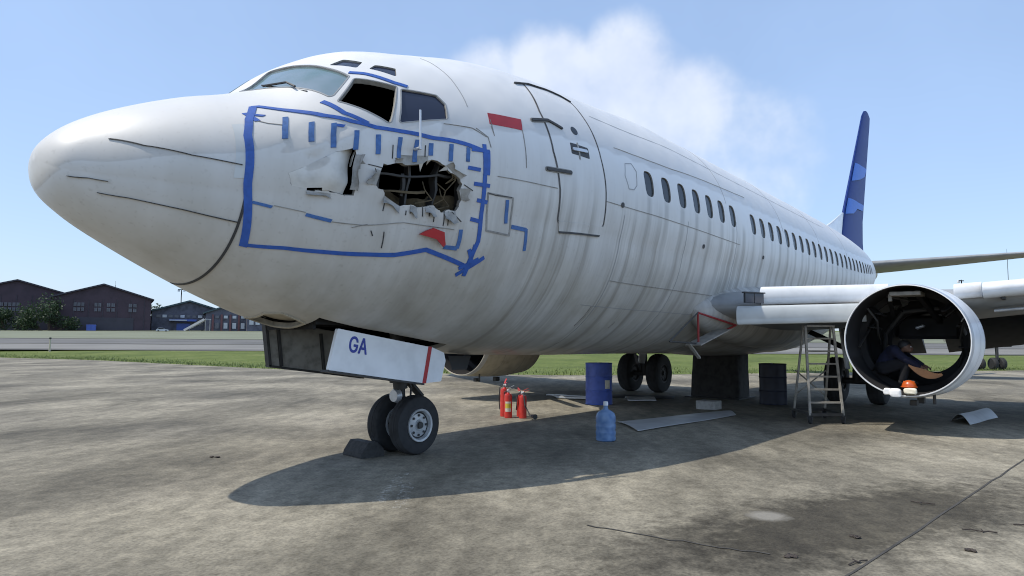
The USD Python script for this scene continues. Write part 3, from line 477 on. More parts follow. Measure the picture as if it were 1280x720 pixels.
# forward door and its fittings
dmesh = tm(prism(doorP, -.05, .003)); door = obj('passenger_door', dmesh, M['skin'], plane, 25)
def dpatch(name, p, o0, o1, material): return patch(name, p, o0, o1, material, door)
hx, ht = DOORBITS['port'][0]
dpatch('viewing_window', Point(hx, -ht*K).buffer(.065), .002, .006, M['cabinglass'])
h0, h1 = DOORBITS['handle']; hc = ((h0[0]+h1[0])/2, (h0[1]+h1[1])/2)
dpatch('handle_recess', Polygon([(hc[0]-.17, -hc[1]*K-.06), (hc[0]+.17, -hc[1]*K-.06), (hc[0]+.17, -hc[1]*K+.06), (hc[0]-.17, -hc[1]*K+.06)]).buffer(.02), .002, .005, M['strip'])
dpatch('handle', LineString([(hc[0]-.15, -hc[1]*K-.01), (hc[0]+.13, -hc[1]*K+.015)]).buffer(.022), .004, .02, M['alu'])
dpatch('handle_stem', LineString([(hc[0]-.03, -hc[1]*K+.1), (hc[0]-.03, -hc[1]*K-.12)]).buffer(.014), .002, .008, M['dullalu'])
for k in ('hinge0', 'hinge1'):
    q = DOORBITS[k]; patch('hinge', LineString(uw(q)).buffer(.018), .004, .02, M['dark'], plane)
    patch('hinge_cover', LineString(uw([q[0], q[1]])).buffer(.032), .002, .008, M['seam'], plane)
patch('rain_gutter', ribbon(DOORBITS['drip'], .016), .001, .022, M['dark'], plane)
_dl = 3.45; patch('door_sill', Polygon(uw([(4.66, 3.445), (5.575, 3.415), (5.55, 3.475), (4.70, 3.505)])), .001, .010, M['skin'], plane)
patch('door_sill', Polygon(uw([(4.70, 3.505), (5.55, 3.475), (5.54, 3.487), (4.71, 3.517)])), .001, .014, M['strip'], plane, label='dark rubber strip under the door')
patch('door_gap', doorP.buffer(.014).exterior.buffer(.013), .001, .005, M['dullseam'], plane)
# seams, strips, scratches, tape
for k, v in SEAMS.items():
    wd = {'st': .014, 'se': .008, 'sc': .010, 'hs': .010, 'pl': .008}.get(k[:2], .009); nm = {'st': 'lightning_strip', 'se': 'panel_seam', 'hs': 'skin_tear', 'pl': 'dent_crease'}.get(k[:2], 'skin_scratch')
    if k.startswith('strip2'): wd = .02
    patch(nm, ribbon(v, wd), .0008, .0045 if nm != 'lightning_strip' else .009, M['strip'] if nm in ('lightning_strip', 'skin_tear') else M['seam'], plane)
ringP = LineString([(XR, -K*t) for t in np.linspace(2.7, 4.9, 30)]).buffer(.010, cap_style=2); patch('radome_seam', ringP, .001, .006, M['strip'], plane)
patch('erosion_band', LineString([(XR-.065, -K*t) for t in np.linspace(2.72, 3.35, 14)]).buffer(.04, cap_style=2), .0006, .0025, M['kr'], plane)
for t_ in (2.52, 3.95): patch('lap_joint', LineString([(x_, -K*t_) for x_ in np.linspace(5.7, 17, 60)]).buffer(.004, cap_style=2), .0006, .002, M['greypaint'], plane, ref=.3)
ap = poly(OPENINGS['accpanel']); patch('access_panel_gap', ap.exterior.buffer(.011), .001, .004, M['seam'], plane)
patch('window_plug_gap', poly(OPENINGS['plug']).exterior.buffer(.006), .001, .003, M['greypaint'], plane)
for xr, t0, t1 in ((3.28, 2.1, 2.75), (6.05, 3.3, 4.5), (7.9, 3.2, 4.4), (9.55, 1.9, 2.9), (9.9, 3.05, 3.9), (12.6, 1.9, 2.95), (15.4, 1.9, 2.95), (18.2, 1.9, 2.9)):
    patch('frame_seam', LineString([(xr, -K*t) for t in np.linspace(t0, t1, 24)]).buffer(.005, cap_style=2), .0006, .0025, M['greypaint'], plane)
wtape = {'left': .06, 'top': .05, 'right': .05, 'bottom': .05, 'diag': .045, 'abovewin': .05}
for k, v in TAPES.items():
    patch('blue_tape', ribbon(v, wtape.get(k, .045)), .0012+.0004*(len(k) % 3), .0052+.0007*(hash_ if False else sum(map(ord, k)) % 4), M['tape'] if k in wtape or k[0] in 'rst' and not k.startswith('tick') else M['tape2'], plane)
patch('flag_marking', poly(OPENINGS['flag']), .0008, .003, M['red'], plane, label='painted red band of a red and white flag')
patch('red_rag', poly(OPENINGS['redflap']), .003, .02, M['red'], plane, label='dark red torn flap under the hole', bulge=lambda u, w: .03*np.abs(np.sin(9*u)))
# torn, dented skin: sinks inwards towards the slit
ux = np.array(flapP.exterior.coords)[:, 0]; uL, uR_ = ux.min(), ux.max()
patch('dented_panel', flapP.difference(slitP).difference(slotP), -.004, 0, M['bendskin'], plane, bulge=lambda u, w: .028*np.exp(-((u-(uL+.62*(uR_-uL)))/.12)**2)*np.exp(-((w-np.mean(flapP.bounds[1::2]))/.2)**2)-.10*np.clip((u-(uL+.7*(uR_-uL)))/(.3*(uR_-uL)), 0, 1)**1.5, ref=.04)
# what is seen in the hole: frames, a stringer, insulation, a bulkhead
hb = dmg.bounds; hc_ = dmg.centroid
for fx in np.linspace(hb[0]+.08, hb[2]+.05, 4):
    patch('fuselage_frame', LineString([(fx, hb[1]-.25), (fx+.01, hb[3]+.25)])  .buffer(.010, cap_style=2), -.20, -.10, M['dark'], plane)
patch('bent_frame', LineString([(hb[0]+.33, hc_.y+.17), (hb[0]+.36, hc_.y-.05), (hb[0]+.345, hc_.y-.16)]).buffer(.015, cap_style=2), -.15, -.11, M['dark'], plane)
patch('stringer', LineString([(hb[0]-.05, hc_.y-.12), (hc_.x+.1, hc_.y-.09)]).buffer(.016, cap_style=2), -.14, -.09, M['insul'], plane)
patch('stringer', LineString([(hb[0]-.05, hc_.y+.11), (hb[2]+.1, hc_.y+.15)]).buffer(.014, cap_style=2), -.14, -.09, M['dark'], plane)
patch('insulation_sheet', Polygon([(hb[0]-.1, hb[1]-.15), (hb[2]+.15, hb[1]-.15), (hb[2]+.15, hc_.y-.1), (hc_.x, hc_.y-.2), (hb[0]-.1, hc_.y-.1)]), -.22, -.20, M['insul'], plane, ref=.05, bulge=lambda u, w: .03*np.sin(17*u+9*w))
for k in range(6):
    a = NR.random()*.5+.15; x0_, y0_ = hb[0]+(hb[2]-hb[0])*(.45+.5*NR.random()), hc_.y+(hb[3]-hb[1])*(NR.random()-.5)*.7
    pts = [fs(np.array(max(x0_+dx, .1)), np.array(-(y0_+dy)/K), np.array(o)) for dx, dy, o in ((0, .15, -.12), (.03*NR.normal(), .05, -.05+.03*NR.random()), (.05*NR.normal(), -.06, -.03), (.05*NR.normal(), -.12, -.07))]
    obj('loose_wire', tube(pts, .006, 5), M['insul'], plane)
# torn skin petals round the hole
_ring = np.array(dmg.exterior.segmentize(.11).coords)[:-1]
for k in (9, 12, 17):
    a, b = _ring[k], _ring[(k+1) % len(_ring)]; mid = (a+b)/2; inward = np.array([hc_.x, hc_.y])-mid; inward /= np.linalg.norm(inward); tip = mid+inward*(.02+.05*NR.random())+NR.normal(0, .02, 2)
    pr_ = lambda p, o: fs(np.array(p[0]), np.array(-p[1]/K), np.array(o))
    o_ = -.03-.06*NR.random(); v = np.array([pr_(a, .0), pr_(b, .0), pr_(tip, o_), pr_(a, -.006), pr_(b, -.006), pr_(tip, o_-.006)])
    obj('torn_skin', trimesh.Trimesh(v, [[0, 1, 2], [5, 4, 3], [0, 3, 4], [0, 4, 1], [1, 4, 5], [1, 5, 2], [2, 5, 3], [2, 3, 0]], process=False), M['bendskin'], plane)
def peel(p0, p1, dv, L, lift, rag=.006, n=6):
    p0, p1, dv = map(np.array, (p0, p1, dv)); G_ = []
    for s in np.linspace(0, 1, n):
        row = []
        for q in np.linspace(0, 1, n):
            p = p0*(1-q)+p1*q+dv*L*(math.sin(s*1.4))*(1+.25*math.sin(5*q+L*40))+NR.normal(0, rag, 2)*s; row.append(fs(np.array(p[0]), np.array(-p[1]/K), np.array(.004+.7*lift*(s**1.6)*(1+.3*math.sin(4*q+p0[0]*9)))))
        G_.append(row)
    g_ = grid(np.array(G_)); k_ = g_.copy(); k_.vertices = k_.vertices+np.array([0, .003, 0]); k_.invert(); obj('peeled_skin', cat(g_, k_), M['peel'], plane, 50)
def ringpt(fu, fw): q = np.array([hb[0]+(hb[2]-hb[0])*fu, hb[1]+(hb[3]-hb[1])*fw]); return _ring[np.argmin(((_ring-q)**2).sum(1))]
peel(ringpt(0, .75), ringpt(0, .42), (-1, .15), .09, .06); peel(ringpt(.15, .98), ringpt(.33, 1), (-.2, 1), .05, .04); peel(ringpt(.12, .2), ringpt(.30, .12), (-.2, -1), .07, .05); peel(ringpt(.38, .10), ringpt(.50, .08), (0, -1), .10, .035)
peel(ringpt(.58, .12), ringpt(.70, .04), (.1, -1), .09, .05); peel(ringpt(.80, .0), ringpt(.93, .05), (.3, -1), .11, .06); peel(ringpt(1, .25), ringpt(1, .45), (1, 0), .08, .05); peel(ringpt(.95, .7), ringpt(.8, .9), (.6, .6), .06, .05)
sb_ = slitP.bounds; peel((sb_[2]-.02, sb_[3]-.06), (sb_[2]-.05, sb_[1]+.08), (1, 0), .055, .05)
fb_ = flapP.bounds; peel((fb_[0]+.16, fb_[1]+.035), (fb_[0]+.36, fb_[1]+.01), (.1, -1), .05, .03)
# small probe standing off the skin, drain mast and antennas
_pt = lambda x, t, o: fs(np.array(x), np.array(t), np.array(o))
PB = (2.62, 3.10)
obj('pitot_probe', cat(tube([_pt(2.60, 3.10, .0), _pt(2.60, 3.09, .10)], .016), tube([_pt(2.615, 2.86, .115), _pt(2.60, 3.10, .10)], .011, 8)), M['alu'], plane, 30)
obj('wiper', cat(tube([_pt(1.72, 2.32, .03), _pt(1.72, 2.18, .02), _pt(1.60, 2.03, .02)], .011, 6), bar(_pt(1.77, 2.42, .0), _pt(1.62, 1.98, .012), .02, .012)), M['strip'], plane)
obj('blade_antenna', loft([[[4.9+.22*c*k_, .012*s*k_, (1.16-.18*q)] for c, s in zip(np.cos(np.linspace(0, 6.28, 12, endpoint=False)), np.sin(np.linspace(0, 6.28, 12, endpoint=False))) for k_ in [1-.35*q]] for q in (0, 1)]), M['strip'], plane)
obj('drain_mast', cat(bar((9.3, -.2, 1.2), (9.4, -.2, 1.0), .05, .02)), M['strip'], plane)
obj('static_port', T.icosphere(1, .02, ), M['strip'], plane) if False else None
for x_, t_ in ((5.97, 3.235), (8.55, 3.36), (11.3, 3.3)): patch('drain_port', Point(x_, -t_*K).buffer(.035), .002, .012, M['strip'], plane)
# belly hatch recess
patch('hatch_recess', hatchP.buffer(.02), -.09, -.075, M['beige'], plane); patch('hatch_lip', hatchP.exterior.buffer(.012), .0, .012, M['beige'], plane)
# ------------------------------------------------------------------ nose gear and doors
NX, NZ = 3.93, .366
def wheel(parent, x, y, z, r, w, rimr, side, rimm='rim'):
    prof = [(0, -w*.30), (rimr*.98, -w*.34), (rimr, -w*.46), (r*.80, -w*.5), (r*.95, -w*.40), (r, -w*.22), (r*.985, -w*.1), (r, -w*.07), (r, w*.07), (r*.985, w*.1), (r, w*.22), (r*.95, w*.40), (r*.80, w*.5), (rimr, w*.46), (rimr*.98, w*.34), (0, w*.30)]
    ty = obj('tyre', lathe(prof, 'y', 44, (x, y, z)), M['rubber'], parent, 40)
    for sd in (-1, 1):
        f = y+sd*w*.31
        rp = [(0, 0), (rimr*.22, 0), (rimr*.26, .01), (rimr*.30, .012), (rimr*.34, .0), (rimr*.80, -.01), (rimr*.88, .03), (rimr*1.0, .035), (rimr*1.02, .0)]
        rm = obj('rim', lathe([(a, b*sd) for a, b in rp], 'y', 36, (x, f+sd*.012, z)), M[rimm], ty, 35)
        hl = [lathe([(0, sd*.016), (rimr*.075, sd*.016), (rimr*.075, -.004*sd)], 'y', 10, (x+rimr*.6*math.cos(a), f+sd*.004, z+rimr*.6*math.sin(a))) for a in np.linspace(0, 6.28, 9)[:-1]]
        obj('lightening_hole', cat(*hl), M['strip'], rm)
        obj('hub_cap', lathe([(0, sd*.04), (rimr*.2, sd*.035), (rimr*.22, 0)], 'y', 16, (x, f+sd*.015, z)), M['dark'], rm, 40)
for y, sd in ((-.19, -1), (.19, 1)): wheel(plane, NX, y, NZ, .345, .20, .19, sd)
obj('nose_strut', cat(T.cylinder(radius=.055, segment=[(NX-.02, 0, .36), (NX-.08, 0, .95)], sections=18), T.cylinder(radius=.085, segment=[(NX-.06, 0, .78), (NX-.16, 0, 1.6)], sections=18)), M['dark'], plane, 40)
obj('axle', T.cylinder(radius=.045, segment=[(NX, -.28, NZ), (NX, .28, NZ)], sections=14), M['steel'], plane, 40)
obj('axle_hub', lathe([(0, -.09), (.085, -.09), (.085, .09), (0, .09)], 'y', 18, (NX, 0, NZ)), M['steel'], plane, 40)
obj('torsion_link', cat(bar((NX+.05, 0, .45), (NX+.27, 0, .68), .12, .035), bar((NX+.27, 0, .68), (NX+.0, 0, .92), .12, .035)), M['dark'], plane)
obj('drag_brace', cat(bar((NX-.1, -.09, 1.0), (NX+.55, -.12, 1.3), .05, .05), bar((NX-.1, .09, 1.0), (NX+.55, .12, 1.3), .05, .05)), M['dark'], plane)
obj('steering_actuator', cat(T.cylinder(radius=.04, segment=[(NX-.12, -.2, .92), (NX-.12, .2, .92)], sections=12), T.cylinder(radius=.11, segment=[(NX-.09, 0, .86), (NX-.1, 0, .98)], sections=16)), M['dark'], plane, 40)
obj('taxi_light', lathe([(0, -.03), (.07, -.03), (.09, .03), (0, .035)], 'x', 16, (NX-.14, .0, .70)), M['alu'], plane, 40)
obj('gear_hose', tube([(NX-.05, -.07, 1.0), (NX+.02, -.10, .8), (NX+.03, -.07, .55), (NX, -.05, .42)], .012, 6), M['strip'], plane)
def doorplate(prof, y0, y1, lean=0.0):
    p = Polygon(prof); q_ = p.buffer(-.015).buffer(.015); p = q_ if q_.geom_type == 'Polygon' and q_.area > .9*p.area else p; m = T.extrude_polygon(p, abs(y1-y0)); v = m.vertices.copy()
    m.vertices = np.c_[v[:, 0], min(y0, y1)+v[:, 2]+lean*(1.45-v[:, 1]), v[:, 1]]; m.fix_normals(); return m
GA = [(2.51, 1.462), (3.84, 1.275), (4.03, 1.215), (4.06, 1.12), (3.99, .885), (3.72, .872), (2.41, 1.052)]
gd = obj('nose_gear_door', doorplate(GA, -.555, -.515), M['white'], plane, label='white nose gear door with two blue letters and a red stripe')
tx = meshkit.text_mesh('GA', .155, .004, bold=True); tx.apply_scale((.8, 1, 1)); w_ = tx.bounds[1, 0]
sl = math.atan2(-.17, 1.30); c_, s_ = math.cos(sl), math.sin(sl); v = tx.vertices
tx.vertices = np.c_[2.635+v[:, 0]*c_-v[:, 1]*s_, -.5555-v[:, 2], 1.235+v[:, 0]*s_+v[:, 1]*c_]; tx.fix_normals(); obj('lettering', tx, M['lettering'], gd)
st = Polygon([(3.775, 1.288), (3.83, 1.28), (3.745, .872), (3.69, .874)]); sm = T.extrude_polygon(st, .004); v = sm.vertices.copy(); sm.vertices = np.c_[v[:, 0], -.5552-v[:, 2], v[:, 1]]; sm.fix_normals(); obj('red_stripe', sm, M['red'], gd)
obj('door_edge', doorplate([(2.405, 1.052), (3.72, .872), (3.72, .852), (2.40, 1.030)], -.56, -.44), M['dark'], gd)
for hx_ in (2.9, 3.5): obj('door_hinge', bar((hx_, -.53, 1.36-.13*(hx_-2.5)), (hx_+.02, -.40, 1.45-.13*(hx_-2.5)), .05, .03), M['dark'], gd)
SB = [(2.36, 1.53), (3.9, 1.40), (4.05, .93), (3.72, .90), (2.43, 1.065)]
sd_ = obj('nose_gear_door', doorplate(SB, .515, .555), M['dullalu'], plane, label='open starboard nose gear door seen from its grey inner face')
for x_ in (2.52, 3.08, 3.6): obj('door_stiffener', bar((x_, .505, 1.49-.1*(x_-2.4)), (x_+.06, .505, 1.07-.1*(x_-2.4)), .035, .03, (0, 1, 0)), M['dark'], sd_)
obj('door_edge', doorplate([(2.35, 1.53), (2.385, 1.53), (2.455, 1.06), (2.42, 1.06)], .49, .56), M['dark'], sd_); obj('door_edge', doorplate([(2.42, 1.075), (3.72, .905), (3.72, .885), (2.42, 1.05)], .49, .56), M['dark'], sd_)
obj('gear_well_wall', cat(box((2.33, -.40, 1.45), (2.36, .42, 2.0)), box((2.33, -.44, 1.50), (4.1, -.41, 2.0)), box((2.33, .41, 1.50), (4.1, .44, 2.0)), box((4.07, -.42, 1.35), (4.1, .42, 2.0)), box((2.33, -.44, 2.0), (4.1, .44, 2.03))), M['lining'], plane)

# ------------------------------------------------------------------ wings, slats, flaps
def airfoil(n=22):
    t = (1-np.cos(np.linspace(0, math.pi, n)))/2; y = 5*.12*(.2969*np.sqrt(t)-.126*t-.3516*t**2+.2843*t**3-.1036*t**4)
    return np.r_[t[::-1], t[1:-1]], np.r_[y[::-1], -y[1:-1]*.85]
AX, AZ = airfoil()
def wing_sec(y, xle, c, zle, th_=1.0, sg=1): return np.c_[xle+AX*c, np.full(len(AX), y*sg), zle+AZ*c*th_-.02*AX*c]
WS = [(1.2, 8.9, 7.7, 1.98, .85), (2.2, 9.62, 6.9, 2.0, .86), (3.6, 10.75, 5.75, 2.06, .92), (4.8, 11.75, 4.75, 2.12, .98), (8.5, 13.75, 3.35, 2.5, .95), (14.2, 16.9, 1.6, 3.1, .9), (14.44, 17.3, 1.1, 3.13, .7)]
def lerp_w(y):
    a = np.array(WS); return [np.interp(y, a[:, 0], a[:, k]) for k in range(1, 5)]
for sg in (-1, 1):
    wg = obj('wing', loft([wing_sec(*w[:4], w[4], sg) for w in WS]), M['greypaint'], plane, 50)
    def le_strip(name, y0, y1, front, za, zb, thick, material, par, x_off=0.0, n=8):
        secs = []
        for y in np.linspace(y0, y1, n):
            xl, c, zl, tk = lerp_w(y); a = np.linspace(-.5*math.pi, .5*math.pi, 9)
            cz, hz = zl+(za+zb)/2, (zb-za)/2
            o = [(xl+x_off-front*math.cos(t), cz+hz*math.sin(t)) for t in a]; i = [(xl+x_off-(front-thick)*math.cos(t)*.8+thick, cz+(hz-.02)*math.sin(t)) for t in a[::-1]]
            secs.append([[px, y*sg, pz] for px, pz in o+i])
        return obj(name, loft(secs), material, par, 45)
    le_strip('krueger_flap', 2.12, 3.75, .07, -.33, -.03, .04, M['kr'], wg, -.34)
    le_strip('wing_leading_edge', 2.35, 4.0, .10, .0, .30, .06, M['white'], wg, -.04); le_strip('wing_leading_edge', 4.85, 5.22, .10, .0, .26, .06, M['white'], wg, -.04)
    for y0, y1 in ((5.25, 7.9), (7.95, 10.8), (10.85, 13.7)):
        s_ = le_strip('slat', y0, y1, .26, -.03, .24, .05, M['white'], wg, -.16)
        for y in np.linspace(y0+.25, y1-.25, 4):
            xl, c, zl, tk = lerp_w(y); obj('slat_track', bar((xl-.2, y*sg, zl-.02), (xl+.35, y*sg, zl-.02), .06, .10), M['dark'], s_)
        le_strip('slat_lower_lip', y0+.1, y1-.1, .05, -.25, -.19, .03, M['alu'], s_, .28)
    # deployed flaps and their fairings
    for y0, y1 in ((2.1, 3.7), (4.15, 9.5)):
        secs = []
        for y in np.linspace(y0, y1, 4):
            xl, c, zl, tk = lerp_w(y); xt, zt, fcx = xl+c*.93, zl-.12, .28*min(c, 5.0)
            secs.append(np.c_[xt+AX*fcx*.82+AZ*fcx*.5, np.full(len(AX), y*sg), zt-.05+AZ*fcx*.8-AX*fcx*.5])
        obj('flap', loft(secs), M['dark'], wg, 50)  # deep under-wing shade is put into the dark flap colour
    for y in (3.2, 6.2, 9.2):
        xl, c, zl, tk = lerp_w(y); pr_ = [(0.0, 0), (.10, .25), (.17, .8), (.18, 1.5), (.10, 2.2), (0, 2.6)]
        f_ = lathe([(a, b) for a, b in pr_], 'x', 16, (0, 0, 0)); f_.vertices[:, 2] *= 1.5; f_.apply_transform(trimesh.transformations.rotation_matrix(.22, (0, 1, 0))); f_.apply_translation((xl+c*.55, y*sg, zl-.3)); obj('flap_track_fairing', f_, M['dark'], wg, 40)
    # wing root fairing
    e = T.icosphere(4); v = e.vertices; e.vertices = np.c_[12.2+3.2*v[:, 0], sg*(1.45+.62*v[:, 1]), 1.92+.62*v[:, 2]]
    if sg < 0: e.invert()
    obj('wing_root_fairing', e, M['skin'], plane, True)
    # engine: empty cowl, open right through
    ec = (0, sg*4.42, 1.43)
    cowl = [(.802, 9.70), (.806, 9.67), (.818, 9.672), (.842, 9.9), (.868, 10.4), (.878, 10.8), (.866, 11.2), (.81, 11.75), (.80, 11.76), (.79, 11.4), (.79, 10.2), (.802, 9.70)]
    cw = lathe(cowl, 'x', 72, ec); cn = cw.triangles_center; rr = np.hypot(cn[:, 1]-ec[1], cn[:, 2]-ec[2]); nr = cw.face_normals[:, 1]*(cn[:, 1]-ec[1])+cw.face_normals[:, 2]*(cn[:, 2]-ec[2])
    o_ = (nr > 0) | (cn[:, 0] < 9.72)
    nac = obj('engine_cowl', cw.submesh([np.where(o_)[0]], append=True), M['white'] if sg < 0 else M['beige'], plane, 60)
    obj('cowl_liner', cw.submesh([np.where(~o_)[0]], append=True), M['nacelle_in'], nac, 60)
    obj('cowl_lip_band', lathe([(.8215, 9.675), (.838, 9.80), (.834, 9.805), (.817, 9.675), (.8215, 9.675)], 'x', 64, ec), M['alu'], nac, 60)
    hc2 = (0, ec[1]+sg*.06, 1.41); ang = np.linspace(0, 2*np.pi, 64, endpoint=False)
    cyl = lambda r_, xa, xb, cy, cz, ky=1.0, kz=1.0: man(T.cylinder(radius=r_, segment=[(xa, 0, 0), (xb, 0, 0)], sections=72).apply_transform(np.diag([1, ky, kz, 1]))).translate((0, cy, cz))
    bk_ = cyl(.785, 11.30, 11.36, ec[1], ec[2])-cyl(.50, 11.2, 11.5, hc2[1], hc2[2])-cyl(1.0, 11.2, 11.5, ec[1]-sg*.50, 1.20, .04, .17)-cyl(1.0, 11.2, 11.5, ec[1]-sg*.56, 1.46, .03, .07)-cyl(1.0, 11.2, 11.5, ec[1]+sg*.60, 1.62, .03, .10)
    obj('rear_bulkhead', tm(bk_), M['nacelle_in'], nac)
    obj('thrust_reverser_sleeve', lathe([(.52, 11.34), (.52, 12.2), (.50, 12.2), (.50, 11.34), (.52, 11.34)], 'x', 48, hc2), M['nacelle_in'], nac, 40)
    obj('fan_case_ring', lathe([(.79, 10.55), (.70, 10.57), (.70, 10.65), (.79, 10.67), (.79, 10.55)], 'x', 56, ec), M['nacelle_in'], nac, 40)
    obj('engine_mount', cat(box((11.42, hc2[1]-.46, 1.47), (12.1, hc2[1]+.46, 1.86), .05), bar((10.2, ec[1]-.1, 2.16), (11.4, ec[1]-.25, 1.75), .08, .08), bar((10.4, ec[1]+.3, 2.08), (11.35, ec[1]+.4, 1.7), .06, .06)), M['nacelle_in'], nac)
    obj('duct_pipe', tube([(11.2, ec[1]+.55, 1.2), (11.0, ec[1]+.48, 1.55), (10.9, ec[1]+.2, 1.9), (10.95, ec[1]-.3, 1.95)], .035, 8), M['dark'], nac, 40)
    for k_, (a_, l_, x_) in enumerate(((2.35, .30, 10.3), (2.75, .22, 10.8), (3.3, .35, 10.5), (.35, .26, 10.7), (.75, .34, 10.4), (1.15, .2, 10.9), (5.6, .3, 10.6))):
        ca_, sa_ = math.cos(a_), math.sin(a_); q_ = np.array([x_, ec[1]+.78*ca_, ec[2]+.78*sa_]); obj('liner_bracket', cat(bar(q_, q_-np.array([.1, .16*ca_, .16*sa_]), .12, .02), bar(q_-np.array([.1, .16*ca_, .16*sa_]), q_-np.array([-l_, .20*ca_, .20*sa_]), .05, .03)), M['dark'] if k_ % 2 else M['nacelle_in'], nac)
    for k_, pth in enumerate(([(10.0, -.70, .25), (10.4, -.62, .05), (10.9, -.6, -.2), (11.25, -.5, -.4)], [(10.1, .3, .68), (10.3, .05, .62), (10.8, -.15, .66), (11.25, -.2, .5)], [(10.2, .72, -.1), (10.6, .66, .15), (10.9, .55, .4)], [(10.0, .55, .5), (10.2, .45, .3), (10.5, .5, .1), (11.2, .6, -.05)])):
        obj('hanging_cable', tube([(a_, ec[1]+b_, ec[2]+c_) for a_, b_, c_ in pth], .016, 7), M['dark'], nac, 40)
    obj('torn_liner', obox((10.5, ec[1]-.52, 1.86), (.3, .22, .012), ((1, 0, 0), (0, .75, -.66), (0, .66, .75)), .004), M['dark'], nac)
    obj('liner_patch', obox((10.0, ec[1]-.70, 1.74), (.12, .10, .012), ((1, 0, 0), (0, .5, -.86), (0, .86, .5)), .003), M['dullalu'], nac)
    obj('mount_bracket', cat(bar((9.95, ec[1]+.22, 2.13), (9.95, ec[1]+.22, 2.02), .05, .05, (1, 0, 0)), box((9.85, ec[1]-.2, 2.10), (10.3, ec[1]+.22, 2.16), .01)), M['dullalu'], nac)
    obj('bright_duct_end', obox((11.15, ec[1]+.0, 1.66), (.14, .15, .05), ((1, 0, 0), (0, .9, -.3), (0, .3, .9)), .02), M['alu'], nac)
    for lo, hi in (((10.2, -.05, .53), (10.34, .05, .45)), ((10.9, -.05, .54), (11.05, .05, .44)), ((10.0, -.32, .66), (10.03, -.28, .50))): obj('cowl_latch', box(np.array(lo)+[0, ec[1], 0], np.array(hi)+[0, ec[1], 0], .008), M['strip'], nac)
    for xx_ in (10.35, 11.1): obj('cowl_seam', lathe([(r_, x_) for r_, x_ in ((np.interp(xx_, [c[1] for c in cowl[3:8]], [c[0] for c in cowl[3:8]])+.003, xx_-.006), (np.interp(xx_, [c[1] for c in cowl[3:8]], [c[0] for c in cowl[3:8]])+.003, xx_+.006))], 'x', 64, ec), M['seam'], nac)
    # main landing gear
    for y in (2.2, 3.05): wheel(plane, 15.08, y*sg, .588, .51, .36, .25, sg, 'dark')  # rims coloured dark to hold the deep shade under the wing
    obj('main_strut', cat(T.cylinder(radius=.10, segment=[(15.08, 2.62*sg, .57), (15.05, 2.66*sg, 1.25)], sections=16), T.cylinder(radius=.14, segment=[(15.05, 2.65*sg, 1.1), (14.95, 2.75*sg, 2.0)], sections=16), T.cylinder(radius=.07, segment=[(15.08, 2.2*sg, .575), (15.08, 3.05*sg, .575)], sections=12), T.cylinder(radius=.06, segment=[(15.06, 2.6*sg, 1.2), (15.0, 1.5*sg, 1.75)], sections=12)), M['dark'], plane, 40)
    obj('main_gear_door', bar((14.75, 2.4*sg, 1.75), (14.7, 2.52*sg, .85), .35, .03, (0, 1, 0)), M['white'], plane)
    # horizontal tail
    ss = [(.35, 26.3, 3.9, 4.42), (1.0, 26.75, 3.6, 4.47), (6.2, 29.6, 1.35, 4.86), (6.35, 29.85, .95, 4.87)]
    obj('horizontal_stabiliser', loft([np.c_[x_+AX*c, np.full(len(AX), y*sg), z_+AZ*c*.8] for y, x_, c, z_ in ss]), M['greypaint'], plane, 50)
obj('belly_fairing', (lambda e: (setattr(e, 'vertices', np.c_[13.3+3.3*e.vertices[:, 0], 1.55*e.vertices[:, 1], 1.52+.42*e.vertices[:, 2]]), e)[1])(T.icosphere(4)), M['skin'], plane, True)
ll = obj('landing_light', bar((9.20, -2.24, 2.10), (9.55, -2.42, 2.10), .05, .16), M['landglass'], plane); obj('light_bezel', bar((9.17, -2.23, 2.19), (9.58, -2.43, 2.19), .06, .02), M['strip'], ll); obj('light_divider', bar((9.36, -2.345, 2.02), (9.36, -2.345, 2.18), .02, .02, (1, 0, 0)), M['strip'], ll)
# red rods braced between the belly and the wing root
RD = {'a': (8.85, -1.60, 1.86), 'b': (9.85, -1.85, 1.68), 'c': (8.9, -1.58, 1.36), 'd': (7.75, -1.62, 1.38)}
for p, q in (('a', 'b'), ('a', 'c'), ('c', 'b')): obj('red_brace', tube([RD[p], RD[q]], .018, 8), M['redrod'], plane)
for p, q in (('a', 'd'), ('d', 'c')): obj('door_stay', tube([RD[p], RD[q]], .012, 6), M['dark'], plane)
obj('open_access_door', cat(bar((8.75, -1.55, 1.33), (9.6, -1.72, 1.60), .30, .02), bar((8.7, -1.5, 1.36), (9.0, -1.55, 1.12), .06, .03)), M['dullalu'], plane)
